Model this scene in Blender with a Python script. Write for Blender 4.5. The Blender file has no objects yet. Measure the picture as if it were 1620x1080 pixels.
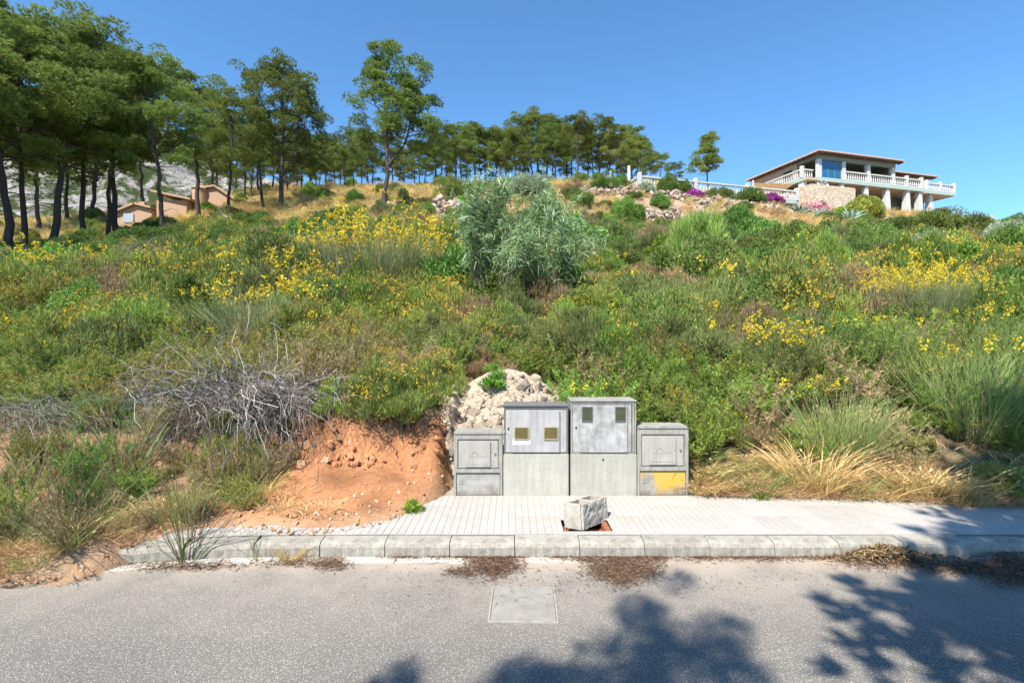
import bpy, bmesh, math, random
import numpy as np
from mathutils import Vector, Matrix, Euler

# ------------------------------------------------------------------ camera, world, sun, exposure
scene = bpy.context.scene
C = scene.collection
F_PX, CX, CY, EYE = 820.0, 810.0, 540.0, 1.62
cam_d = bpy.data.cameras.new('camera')
cam_d.sensor_width = 36.0
cam_d.lens = 36.0 * F_PX / 1620.0
cam_d.clip_start = 0.05
cam_d.clip_end = 6000
cam = bpy.data.objects.new('camera', cam_d)
cam.location = (0, 0, EYE)
cam.rotation_euler = (math.radians(90), 0, 0)
C.objects.link(cam)
scene.camera = cam

SUN_EL = math.radians(53)
SUN_AZ = math.radians(-149)          # clockwise from +Y (view direction): behind the camera, to the left
to_sun = Vector((math.sin(SUN_AZ) * math.cos(SUN_EL), math.cos(SUN_AZ) * math.cos(SUN_EL), math.sin(SUN_EL)))
world = bpy.data.worlds.new('World')
scene.world = world
world.use_nodes = True
wn = world.node_tree.nodes
wl = world.node_tree.links
wn.clear()
sky = wn.new('ShaderNodeTexSky')
sky.sky_type = 'NISHITA'
sky.sun_disc = False
sky.sun_elevation = SUN_EL
sky.sun_rotation = SUN_AZ
sky.altitude = 0
sky.air_density = 1.0
sky.dust_density = 0.0
sky.ozone_density = 10.0
bg = wn.new('ShaderNodeBackground')
bg.inputs[1].default_value = 0.132
wo = wn.new('ShaderNodeOutputWorld')
tint = wn.new('ShaderNodeMix'); tint.data_type = 'RGBA'; tint.blend_type = 'MULTIPLY'; tint.inputs[0].default_value = 1.0
tint.inputs[7].default_value = (.86, 1.02, .98, 1)
wl.new(sky.outputs[0], tint.inputs[6])
wl.new(tint.outputs[2], bg.inputs[0])
wl.new(bg.outputs[0], wo.inputs[0])

sun_d = bpy.data.lights.new('sun', 'SUN')
sun_d.energy = 5.0
sun_d.angle = math.radians(0.53)
sun_d.color = (1.0, 0.93, 0.82)
sun = bpy.data.objects.new('sun', sun_d)
sun.rotation_euler = to_sun.to_track_quat('Z', 'Y').to_euler()
C.objects.link(sun)
scene.view_settings.view_transform = 'Standard'
scene.view_settings.look = 'None'
scene.view_settings.exposure = 0.9
scene.view_settings.gamma = 1.0
scene.view_settings.use_curve_mapping = False
scene.cycles.max_bounces = 3
scene.cycles.diffuse_bounces = 2
scene.cycles.glossy_bounces = 2
scene.cycles.transmission_bounces = 3
scene.cycles.transparent_max_bounces = 6
scene.cycles.adaptive_threshold = .03
scene.cycles.caustics_reflective = False
scene.cycles.caustics_refractive = False

R = np.random.default_rng(7)
PI = math.pi

# ------------------------------------------------------------------ noise and terrain
def _hash(ix, iy, seed):
    n = (ix.astype(np.int64) * 374761393 + iy.astype(np.int64) * 668265263 + seed * 1274126177) & 0xffffffff
    n = ((n ^ (n >> 13)) * 1274126177) & 0xffffffff
    return ((n ^ (n >> 16)) & 0xffff) / 65535.0
def vnoise(x, y, seed=0):
    x = np.asarray(x, float); y = np.asarray(y, float)
    ix = np.floor(x); iy = np.floor(y); fx = x - ix; fy = y - iy
    fx = fx * fx * (3 - 2 * fx); fy = fy * fy * (3 - 2 * fy)
    a = _hash(ix, iy, seed); b = _hash(ix + 1, iy, seed); c = _hash(ix, iy + 1, seed); d = _hash(ix + 1, iy + 1, seed)
    return (a * (1 - fx) + b * fx) * (1 - fy) + (c * (1 - fx) + d * fx) * fy
def fbm(x, y, seed=0, octv=4):
    s = 0; a = .5; t = 0
    for k in range(octv):
        s = s + a * vnoise(np.asarray(x) * 2**k, np.asarray(y) * 2**k, seed + k * 17); t += a; a *= .5
    return s / t
def sstep(t):
    t = np.clip(t, 0, 1); return t * t * (3 - 2 * t)

CP = []
def cp_px(px, Y, py): CP.append(((px - CX) / F_PX * Y, Y, EYE + (CY - py) / F_PX * Y))
for px, rows in {
    -500: [(14, 470), (25, 430), (40, 405), (60, 370), (100, 350)],
    100: [(14, 458), (20, 434), (30, 414), (38, 398), (55, 354), (100, 345)],
    250: [(35, 398), (56, 353), (80, 335)],
    400: [(14, 444), (22, 396), (32, 364), (45, 334), (60, 312), (78, 304), (110, 325)],
    600: [(14, 440), (22, 378), (36, 338), (50, 314), (70, 298), (110, 330)],
    800: [(14, 440), (20, 388), (30, 347), (45, 310), (60, 297), (75, 292), (110, 330)],
    1000: [(14, 446), (20, 404), (30, 369), (38, 354), (45, 308), (50, 298), (60, 292), (75, 292), (110, 330)],
    1200: [(14, 446), (20, 408), (34, 372), (40, 360), (48, 330), (56, 320), (70, 318), (110, 345)],
    1340: [(14, 446), (20, 410), (34, 374), (48, 346), (56, 333), (66, 328), (110, 350)],
    1500: [(14, 448), (20, 414), (30, 384), (45, 357), (60, 343), (75, 350), (110, 372)],
    1640: [(14, 452), (20, 420), (30, 394), (45, 367), (60, 357), (75, 365), (110, 380)],
    2300: [(14, 470), (30, 420), (60, 380), (100, 390)]}.items():
    for Y, py in rows: cp_px(px, Y, py)
for X in (-12, -8, -4, 0, 4, 8, 12):
    for Y, z in ((5.0, .62), (6.0, .88), (7.0, 1.15), (9.0, 1.75), (11.0, 2.36)): CP.append((X, Y, z))
CP = np.array(CP)
def _tps_k(r2): return np.where(r2 > 1e-9, r2 * np.log(np.maximum(r2, 1e-9)), 0) * .5
_n = len(CP)
_K = _tps_k(((CP[:, None, :2] - CP[None, :, :2])**2).sum(-1)) + np.eye(_n) * 2.0
_Pm = np.c_[np.ones(_n), CP[:, :2]]
_A = np.block([[_K, _Pm], [_Pm.T, np.zeros((3, 3))]])
_w = np.linalg.solve(_A, np.r_[CP[:, 2], 0, 0, 0])
def hill(X, Y):
    X = np.asarray(X, float); Y = np.asarray(Y, float)
    sh = np.broadcast(X, Y).shape
    q = np.c_[np.broadcast_to(X, sh).ravel(), np.broadcast_to(Y, sh).ravel()]
    out = np.empty(len(q))
    for i in range(0, len(q), 20000):
        b = q[i:i + 20000]
        out[i:i + 20000] = _tps_k(((b[:, None] - CP[None, :, :2])**2).sum(-1)) @ _w[:_n] + _w[_n] + b @ _w[_n + 1:]
    return out.reshape(sh)
EDGE_X = [-14, -6, -3.6, -3.15, -2.95, -2.65, -2.0, -1.6, -1.25, -1.0, -.75, -.66, -.61, 1.77, 1.82, 2.5, 3.6, 4.4, 6, 14]
EDGE_Y = [1.3, 2.9, 3.42, 3.55, 3.62, 4.12, 4.22, 4.12, 4.24, 4.42, 4.85, 5.08, 5.36, 5.36, 5.04, 5.03, 4.94, 4.76, 4.6, 4.5]
def edge(X): return np.interp(X, EDGE_X, EDGE_Y)
def ground(X, Y, detail=True):
    X = np.asarray(X, float); Y = np.asarray(Y, float)
    H = hill(X, Y)
    ye = edge(X) + (fbm(X * 3.1, X * 0 + .5, 5) - .5) * .16 * (np.abs(X - .58) > 1.25)
    s = Y - ye
    wl_ = sstep((-.62 - X) / .18)
    far_l = sstep((-2.8 - X) / .3)
    z0 = .118 * (1 - far_l) + .0 * far_l
    lip = np.clip(s / .1, 0, 1) * (.02 + .15 * far_l)
    hr = z0 + lip + (H - .14) * sstep(s / 1.7)
    yf = 5.22 + (fbm(X * 1.3, X * 0 + 3, 9) - .5) * .6 - .25 * sstep((-3 - X) / 2)
    steep = np.exp(-((X + 1.35) / .75)**2)
    ap = z0 + lip + .26 * np.clip(s / np.maximum(yf - ye, .1), 0, 1)**1.5
    wd = (.26 + .3 * vnoise(X * .9, X * 0 + 8, 4)) * (1 - .55 * steep)
    fc = sstep((Y - yf) / wd)
    hl = ap + (np.maximum(H, ap) - ap) * fc
    h = hr * (1 - wl_) + hl * wl_
    if detail:
        near = np.exp(-np.maximum(s, 0) / 2.5)
        h = h + (fbm(X * 5, Y * 5, 11, 4) - .5) * .10 * np.clip(s / .35, 0, 1)
        h = h + (fbm(X * 22, Y * 22, 13, 3) - .5) * .05 * near * np.clip(s / .12, 0, 1)
        bankz = wl_ * np.exp(-((Y - yf - .1) / .25)**2)
        h = h + ((fbm(X * 9, Y * 5, 21, 4) - .5) * .34 + (fbm(X * 26, Y * 15, 23, 3) - .5) * .16) * bankz
        h = h + (fbm(X * .35, Y * .35, 31, 3) - .5) * .05 * np.clip(Y - 6, 0, 20)
    h = np.where(s < 0, np.minimum(h, .1 + s * .8), h)
    return h
def g1(x, y): return float(ground(np.array([x]), np.array([y]))[0])
def pxp(px, Y):
    X = (px - CX) / F_PX * Y
    return X, Y, g1(X, Y)
def kerb_c(X): 
    d = np.maximum(0, -np.asarray(X, float) - 1.7)
    return -.11 * np.minimum(d, 2)**2 - .2 * np.maximum(0, d - 2)

# ------------------------------------------------------------------ materials
def new_mat(name):
    m = bpy.data.materials.new(name); m.use_nodes = True
    nt = m.node_tree; nt.nodes.clear()
    out = nt.nodes.new('ShaderNodeOutputMaterial')
    return m, nt, out
def nd(nt, t, **kw):
    n = nt.nodes.new(t)
    for k, v in kw.items():
        if isinstance(k, str) and k.startswith('i_'): n.inputs[k[2:].replace('_', ' ')].default_value = v
        else: setattr(n, k, v)
    return n
def ramp(nt, src, stops):
    r = nt.nodes.new('ShaderNodeValToRGB')
    el = r.color_ramp.elements
    while len(el) < len(stops): el.new(.5)
    for e, (p, c) in zip(el, stops):
        e.position = p; e.color = (c, c, c, 1) if not hasattr(c, '__len__') else (*c, 1)
    nt.links.new(src, r.inputs[0]); return r.outputs[0]
def mixc(nt, fac, a, b, mode='MIX'):
    m = nt.nodes.new('ShaderNodeMix'); m.data_type = 'RGBA'; m.blend_type = mode
    for sock, v in ((m.inputs[0], fac), (m.inputs[6], a), (m.inputs[7], b)):
        if hasattr(v, 'is_linked'): nt.links.new(v, sock)
        else: sock.default_value = v if not hasattr(v, '__len__') else (*v[:3], 1)
    return m.outputs[2]
def coords(nt, kind='Object'):
    return nt.nodes.new('ShaderNodeTexCoord').outputs[kind]
def noise(nt, vec, scale, detail=4, rough=.6, dist=0):
    n = nt.nodes.new('ShaderNodeTexNoise'); n.inputs['Scale'].default_value = scale
    n.inputs['Detail'].default_value = detail; n.inputs['Roughness'].default_value = rough; n.inputs['Distortion'].default_value = dist
    nt.links.new(vec, n.inputs['Vector']); return n.outputs[0]
def bump(nt, h, strength, dist, prev=None):
    b = nt.nodes.new('ShaderNodeBump'); b.inputs['Strength'].default_value = strength; b.inputs['Distance'].default_value = dist
    nt.links.new(h, b.inputs['Height'])
    if prev: nt.links.new(prev, b.inputs['Normal'])
    return b.outputs[0]
def principled(nt, out, col, rough=.8, spec=.3, normal=None, metal=0):
    p = nt.nodes.new('ShaderNodeBsdfPrincipled')
    if hasattr(col, 'is_linked'): nt.links.new(col, p.inputs['Base Color'])
    else: p.inputs['Base Color'].default_value = (*col, 1)
    if hasattr(rough, 'is_linked'): nt.links.new(rough, p.inputs['Roughness'])
    else: p.inputs['Roughness'].default_value = rough
    p.inputs['Specular IOR Level'].default_value = spec
    p.inputs['Metallic'].default_value = metal
    if normal: nt.links.new(normal, p.inputs['Normal'])
    nt.links.new(p.outputs[0], out.inputs[0]); return p
def rnd(nt): return nt.nodes.new('ShaderNodeObjectInfo').outputs['Random']

def mat_plain(name, col, col2=None, scale=8, rough=.8, spec=.3, bumps=.15, bdist=.004, metal=0, var=.12):
    m, nt, out = new_mat(name)
    v = coords(nt)
    n1 = noise(nt, v, scale, 6, .65)
    c2 = col2 or tuple(c * .7 for c in col)
    c = mixc(nt, ramp(nt, n1, [(.35, 0.0), (.7, 1.0)]), col, c2)
    n2 = noise(nt, v, scale * 14, 3, .7)
    c = mixc(nt, .25, c, ramp(nt, n2, [(.3, .45), (.7, 1.0)]), 'MULTIPLY')
    if var:
        hs = nt.nodes.new('ShaderNodeHueSaturation')
        mr = nd(nt, 'ShaderNodeMapRange'); mr.inputs[3].default_value = 1 - var; mr.inputs[4].default_value = 1 + var
        nt.links.new(rnd(nt), mr.inputs[0]); nt.links.new(mr.outputs[0], hs.inputs['Value'])
        nt.links.new(c, hs.inputs['Color']); c = hs.outputs[0]
    principled(nt, out, c, rough, spec, bump(nt, n2, bumps, bdist), metal); return m

def mat_foliage(name, trans=.3, rough=.55, spec=.25, vary=.22, hue=.02, k=1.):
    m, nt, out = new_mat(name)
    a = nt.nodes.new('ShaderNodeVertexColor'); a.layer_name = 'Col'
    r = rnd(nt)
    hs = nt.nodes.new('ShaderNodeHueSaturation')
    mr = nd(nt, 'ShaderNodeMapRange'); mr.inputs[3].default_value = k * (1 - vary); mr.inputs[4].default_value = k * (1 + vary)
    nt.links.new(r, mr.inputs[0]); nt.links.new(mr.outputs[0], hs.inputs['Value'])
    mm = nt.nodes.new('ShaderNodeMath'); mm.operation = 'MULTIPLY'; mm.inputs[1].default_value = 7.31; nt.links.new(r, mm.inputs[0])
    fr = nt.nodes.new('ShaderNodeMath'); fr.operation = 'FRACT'; nt.links.new(mm.outputs[0], fr.inputs[0])
    mh = nd(nt, 'ShaderNodeMapRange'); mh.inputs[3].default_value = .5 - hue; mh.inputs[4].default_value = .5 + hue
    nt.links.new(fr.outputs[0], mh.inputs[0]); nt.links.new(mh.outputs[0], hs.inputs['Hue'])
    nt.links.new(a.outputs[0], hs.inputs['Color'])
    p = nt.nodes.new('ShaderNodeBsdfPrincipled')
    nt.links.new(hs.outputs[0], p.inputs['Base Color']); p.inputs['Roughness'].default_value = rough
    p.inputs['Specular IOR Level'].default_value = spec
    if trans > 0:
        t = nt.nodes.new('ShaderNodeBsdfTranslucent'); nt.links.new(hs.outputs[0], t.inputs[0])
        mx = nt.nodes.new('ShaderNodeMixShader'); mx.inputs[0].default_value = trans
        nt.links.new(p.outputs[0], mx.inputs[1]); nt.links.new(t.outputs[0], mx.inputs[2]); nt.links.new(mx.outputs[0], out.inputs[0])
    else: nt.links.new(p.outputs[0], out.inputs[0])
    return m

M = {}
M['leaf'] = mat_foliage('leaf', .4, k=1.9, vary=.3, hue=.025)
M['needle'] = mat_foliage('needle', .36, .6, .2, k=1.85, vary=.26, hue=.015)
M['petal'] = mat_foliage('petal', .25, .6, .15, .1, .01)
M['twig'] = mat_foliage('twig', 0, .85, .1, .2, .01)

# ------------------------------------------------------------------ mesh helpers
def mesh_np(name, V, T, Cc=None, smooth=False):
    V = np.asarray(V, np.float32); T = np.asarray(T, np.int32)
    me = bpy.data.meshes.new(name)
    k = T.shape[1]
    me.vertices.add(len(V)); me.vertices.foreach_set('co', V.ravel())
    me.loops.add(T.size); me.loops.foreach_set('vertex_index', T.ravel())
    me.polygons.add(len(T)); me.polygons.foreach_set('loop_start', np.arange(0, T.size, k, dtype=np.int32))
    try: me.polygons.foreach_set('loop_total', np.full(len(T), k, np.int32))
    except Exception: pass
    me.polygons.foreach_set('use_smooth', np.full(len(T), bool(smooth)))
    if Cc is not None:
        ca = me.color_attributes.new('Col', 'FLOAT_COLOR', 'POINT')
        c4 = np.ones((len(V), 4), np.float32); c4[:, :3] = Cc
        ca.data.foreach_set('color', c4.ravel())
    me.update(); me.validate(); return me
def comb(parts):
    Vs, Ts, Cs = [], [], []; o = 0
    for V, T, Cc in parts:
        if len(V) == 0: continue
        Vs.append(V); Ts.append(T + o); Cs.append(np.broadcast_to(Cc, (len(V), 3))); o += len(V)
    return np.concatenate(Vs), np.concatenate(Ts), np.concatenate(Cs)
def obj(name, me, mat=None, parent=None, loc=(0, 0, 0), rot=(0, 0, 0), sc=None):
    o = bpy.data.objects.new(name, me); C.objects.link(o)
    o.location = loc; o.rotation_euler = rot
    if sc is not None: o.scale = sc if hasattr(sc, '__len__') else (sc, sc, sc)
    if mat and not me.materials: me.materials.append(mat)
    if parent: o.parent = parent
    return o
def tag(o, label=None, cat=None, group=None, kind=None):
    if label: o['label'] = label
    if cat: o['category'] = cat
    if group: o['group'] = group
    if kind: o['kind'] = kind
    return o
def empty(name, loc=(0, 0, 0), rot=(0, 0, 0), sc=None):
    o = bpy.data.objects.new(name, None); C.objects.link(o)
    o.empty_display_size = .1; o.location = loc; o.rotation_euler = rot
    if sc is not None: o.scale = sc if hasattr(sc, '__len__') else (sc, sc, sc)
    return o
def box_me(name, x0, x1, y0, y1, z0, z1, bev=0):
    bm = bmesh.new(); bmesh.ops.create_cube(bm, size=1)
    for v in bm.verts: v.co = Vector((x0 + (v.co.x + .5) * (x1 - x0), y0 + (v.co.y + .5) * (y1 - y0), z0 + (v.co.z + .5) * (z1 - z0)))
    if bev: bmesh.ops.bevel(bm, geom=bm.edges[:], offset=bev, segments=2, affect='EDGES')
    me = bpy.data.meshes.new(name); bm.to_mesh(me); bm.free(); return me
def box(name, parent, mat, x0, x1, y0, y1, z0, z1, bev=0):
    return obj(name, box_me(name, x0, x1, y0, y1, z0, z1, bev), mat, parent)
def unit(v): return v / np.maximum(np.linalg.norm(v, axis=-1, keepdims=True), 1e-9)
def jit(col, n, amt=.25, rng=None, hue=.1):
    rng = rng or R
    c = np.asarray(col, float)[None] * (1 + (rng.random((n, 1)) - .5) * 2 * amt)
    return np.clip(c * (1 + (rng.random((n, 3)) - .5) * 2 * hue), 0, 1)
def pick(cols, n, w=None, rng=None, amt=.22):
    rng = rng or R
    cols = np.asarray(cols, float); i = rng.choice(len(cols), n, p=w)
    return np.clip(cols[i] * (1 + (rng.random((n, 1)) - .5) * 2 * amt), 0, 1)
def rdir(n, rng=None):
    rng = rng or R
    return unit(rng.normal(size=(n, 3)))
def tubes(P, Rad, S=3, col=(.1, .08, .06)):
    N, K, _ = P.shape
    T = np.empty_like(P); T[:, 1:-1] = P[:, 2:] - P[:, :-2]; T[:, 0] = P[:, 1] - P[:, 0]; T[:, -1] = P[:, -1] - P[:, -2]
    T = unit(T)
    ref = np.where(np.abs(T[..., 2:3]) > .9, np.array([1., 0, 0]), np.array([0, 0, 1.]))
    A = unit(np.cross(T, ref)); B = np.cross(T, A)
    an = np.arange(S) / S * 2 * PI
    V = P[:, :, None] + Rad[..., None, None] * (np.cos(an)[:, None] * A[:, :, None] + np.sin(an)[:, None] * B[:, :, None])
    idx = np.arange(N * K * S).reshape(N, K, S)
    a = idx[:, :-1]; b = np.roll(idx, -1, 2)[:, :-1]; c = idx[:, 1:]; d = np.roll(idx, -1, 2)[:, 1:]
    Tr = np.concatenate([np.stack([a, b, d], -1).reshape(-1, 3), np.stack([a, d, c], -1).reshape(-1, 3)])
    col = np.asarray(col, float)
    if col.ndim == 2: col = np.repeat(col, K * S, 0)
    return V.reshape(-1, 3), Tr, np.broadcast_to(col, (N * K * S, 3))
def leaves(P, D, L, W, col, rng=None, fold=.12):
    rng = rng or R
    n = len(P); D = unit(D); L = np.broadcast_to(L, n)[:, None]; W = np.broadcast_to(W, n)[:, None]
    Sd = unit(np.cross(D, rdir(n, rng))); Nn = np.cross(D, Sd)
    mid = P + D * L * .45 - Nn * L * fold
    V = np.stack([P, mid + Sd * W * .5, P + D * L, mid - Sd * W * .5], 1).reshape(-1, 3)
    i = np.arange(n)[:, None] * 4
    T = np.concatenate([i + np.array([[0, 1, 2]]), i + np.array([[0, 2, 3]])])
    return V, T, np.repeat(np.broadcast_to(col, (n, 3)), 4, 0)
def blades(P, D, L, W, col, rng=None):
    rng = rng or R
    n = len(P); D = unit(D); L = np.broadcast_to(L, n)[:, None]; W = np.broadcast_to(W, n)[:, None]
    Sd = unit(np.cross(D, rdir(n, rng)))
    V = np.stack([P - Sd * W * .5, P + Sd * W * .5, P + D * L], 1).reshape(-1, 3)
    return V, np.arange(3 * n).reshape(n, 3), np.repeat(np.broadcast_to(col, (n, 3)), 3, 0)
def ribbons(Pth, W, col, rng=None):
    """curved flat leaves; Pth (N,K,3), W (N,) full width, taper to the tip"""
    rng = rng or R
    N, K, _ = Pth.shape
    T = unit(Pth[:, -1] - Pth[:, 0]); Sd = unit(np.cross(T, rdir(N, rng)))[:, None]
    tp = np.sin(np.linspace(.25, 1, K) * PI)[None, :, None] ** .7 * np.asarray(W).reshape(-1, 1, 1) * .5
    V = np.stack([Pth + Sd * tp, Pth - Sd * tp], 2).reshape(-1, 3)
    idx = np.arange(N * K * 2).reshape(N, K, 2)
    a, b, c, d = idx[:, :-1, 0], idx[:, :-1, 1], idx[:, 1:, 0], idx[:, 1:, 1]
    Tr = np.concatenate([np.stack([a, b, d], -1).reshape(-1, 3), np.stack([a, d, c], -1).reshape(-1, 3)])
    return V, Tr, np.repeat(np.broadcast_to(col, (N, 3)), K * 2, 0)
def arc(b, d, L, bend, K, wig=0, rng=None):
    """paths from b along d, length L, with a bending vector growing with t^2"""
    rng = rng or R
    t = np.linspace(0, 1, K)[None, :, None]
    N = len(b); L = np.broadcast_to(L, N)[:, None, None]
    P = b[:, None] + unit(d)[:, None] * L * t + np.asarray(bend)[..., None, :] * L * t**2
    if wig:
        w = np.cumsum(rng.normal(size=(N, K, 3)), 1) * wig * L / K
        w[:, 0] = 0; P = P + w
    return P
def rock_me(seed, rough=.28, sub=1):
    rng = np.random.default_rng(seed)
    bm = bmesh.new(); bmesh.ops.create_icosphere(bm, subdivisions=sub, radius=.5)
    for v in bm.verts:
        k = 1 + (rng.random() - .5) * 2 * rough
        v.co = v.co * k
        v.co.z *= .7
    for _ in range(4):      # flatten some sides into facets
        n = Vector(rng.normal(size=3)).normalized(); d = .3 + rng.random() * .1
        for v in bm.verts:
            e = v.co.dot(n) - d
            if e > 0: v.co -= n * e
    me = bpy.data.meshes.new('stone'); bm.to_mesh(me); bm.free(); return me
ROCKS = [rock_me(s) for s in range(8)]
ROCK_NP = []
for _me in ROCKS:
    _me.calc_loop_triangles()
    ROCK_NP.append((np.array([v.co[:] for v in _me.vertices]), np.array([t.vertices[:] for t in _me.loop_triangles])))
def rocks_joined(name, pts, sizes, cols, rng):
    parts = []
    for p, s, c in zip(pts, sizes, cols):
        V, T = ROCK_NP[rng.integers(8)]
        m = np.array(Euler(tuple(rng.random(3) * 6.28)).to_matrix())
        parts.append(((V * (np.array([1, 1, .75]) * s * (.7 + .6 * rng.random(3)))) @ m.T + p, T, np.broadcast_to(c, (len(V), 3))))
    V, T, Cc = comb(parts)
    return mesh_np(name, V, T, Cc)

def mat_vcol(name, rough=.9, spec=.2, nscale=30, bumps=.4, bdist=.01, mult=.5):
    m, nt, out = new_mat(name)
    a = nt.nodes.new('ShaderNodeVertexColor'); a.layer_name = 'Col'
    v = coords(nt); n = noise(nt, v, nscale, 8, .7)
    n3 = noise(nt, v, nscale * .13, 4, .6)
    c = mixc(nt, mult, a.outputs[0], ramp(nt, n, [(.3, .35), (.68, 1.25)]), 'MULTIPLY')
    c = mixc(nt, mult * .6, c, ramp(nt, n3, [(.3, .5), (.7, 1.2)]), 'MULTIPLY')
    principled(nt, out, c, rough, spec, bump(nt, n, bumps, bdist)); return m
M['soil'] = mat_vcol('soil', nscale=26, bumps=.7, bdist=.02)
M['stone'] = mat_vcol('stone', nscale=18, bumps=.5, bdist=.01, mult=.35)

# ------------------------------------------------------------------ the setting: ground, hillside, mountain, road, kerb, pavement
gp = obj('ground', mesh_np('ground', [(-3000, -3000, -.6), (3000, -3000, -.6), (3000, 3000, -.6), (-3000, 3000, -.6)], [[0, 1, 2, 3]]),
         mat_plain('far_ground', (.22, .2, .12), (.1, .12, .05), scale=.02))
tag(gp, kind='structure')

def build_hillside():
    NR, NC = 400, 380
    Ys = 2.6 * np.exp(np.linspace(0, math.log(118 / 2.6), NR))
    us = np.linspace(-1.75, 1.75, NC)
    X = us[None] * (Ys[:, None] + 2.5); Y = np.broadcast_to(Ys[:, None], X.shape)
    Z = ground(X, Y)
    V = np.stack([X, Y, Z], -1).reshape(-1, 3)
    i = np.arange(NR * NC).reshape(NR, NC)
    Q = np.stack([i[:-1, :-1], i[:-1, 1:], i[1:, 1:], i[1:, :-1]], -1).reshape(-1, 4)
    keep = (Z.ravel()[Q] > -.25).any(1)
    Q = Q[keep]
    x, y, z = V.T
    s = y - edge(x)
    red = np.array([.43, .2, .095]); pale = np.array([.5, .36, .24]); brown = np.array([.2, .145, .085])
    tan = np.array([.36, .25, .115]); litter = np.array([.17, .13, .075]); pink = np.array([.46, .33, .25]); grn = np.array([.12, .13, .04])
    n1 = fbm(x * .8, y * .8, 41)[:, None]; n2 = fbm(x * .12, y * .12, 43)[:, None]; n3 = fbm(x * 4, y * 4, 47)[:, None]
    col = litter * (1 - n1) * 1.0 + brown * n1
    dry = sstep((y[:, None] - 24) / 14)
    col = col * (1 - dry) + (tan * (.6 + .5 * n1) * (1 - sstep((n2 - .45) * 5)) + (tan * .5 + grn * .6) * sstep((n2 - .45) * 5)) * dry
    right = sstep((x - 4)[:, None] / 5) * sstep((y - 30)[:, None] / 6)
    col = col * (1 - right * .8) + pink * (.7 + .5 * n3) * right * .8
    bank = (sstep((-.45 - x) / .3) * sstep((6.0 + .8 * (n1[:, 0] - .5) - y) / .4))[:, None]
    fl = sstep((-2.0 - x) / 1.2)[:, None]
    rc = red * (.45 + .95 * n3) * (1 - .6 * fl) + np.array([.29, .215, .14]) * (.5 + .7 * n1) * .7 * fl
    rc = rc * (1 - .35 * sstep((.32 - s)[:, None] / .3)) + pale * .35 * sstep((.32 - s)[:, None] / .3)
    col = col * (1 - bank) + rc * bank
    strip = (sstep((x - 1.7) / .2) * sstep((.5 - s) / .4))[:, None]
    col = col * (1 - strip) + np.array([.36, .27, .19]) * (.7 + .5 * n3) * strip
    me = mesh_np('hillside', V, Q, np.clip(col, 0, 1), smooth=True)
    return tag(obj('hillside', me, M['soil']), kind='structure')
build_hillside()

def build_mountain():
    NX, NY = 220, 90
    X = np.linspace(-620, 60, NX)[None] * np.ones((NY, 1)); Y = np.linspace(120, 420, NY)[:, None] * np.ones((1, NX))
    ppx = CX + F_PX * X / 270
    top = np.interp(ppx, [-1200, -400, 0, 200, 330, 450, 620, 900], [60, 130, 168, 195, 236, 300, 372, 460])
    zt = EYE + (CY - top) / F_PX * 270
    t = sstep((Y - 130) / 140)
    Z = zt * t + (1 - t) * 4
    Z = np.where(Y > 275, Z - (Y - 275) * .25, Z)
    Z = Z + (fbm(X / 16, Y / 16, 61, 5) - .5) * 26 * t + np.abs(fbm(X / 7, Y / 7, 63, 4) - .5) * 12 * t - 3
    V = np.stack([X, Y, Z], -1).reshape(-1, 3); i = np.arange(NX * NY).reshape(NY, NX)
    Q = np.stack([i[:-1, :-1], i[:-1, 1:], i[1:, 1:], i[1:, :-1]], -1).reshape(-1, 4)
    m, nt, out = new_mat('limestone_scree')
    v = coords(nt)
    n1 = noise(nt, v, .12, 8, .7, .4); n2 = noise(nt, v, .35, 8, .75)
    rockc = mixc(nt, ramp(nt, n2, [(.35, 0.), (.65, 1.)]), (.5, .46, .42), (.2, .19, .18))
    c = mixc(nt, ramp(nt, n1, [(.46, 0.), (.54, 1.)]), rockc, (.055, .075, .025))
    principled(nt, out, c, .95, .1, bump(nt, n2, .9, 2.5))
    return tag(obj('mountain', mesh_np('mountain', V, Q), m), kind='structure')
build_mountain()

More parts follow.
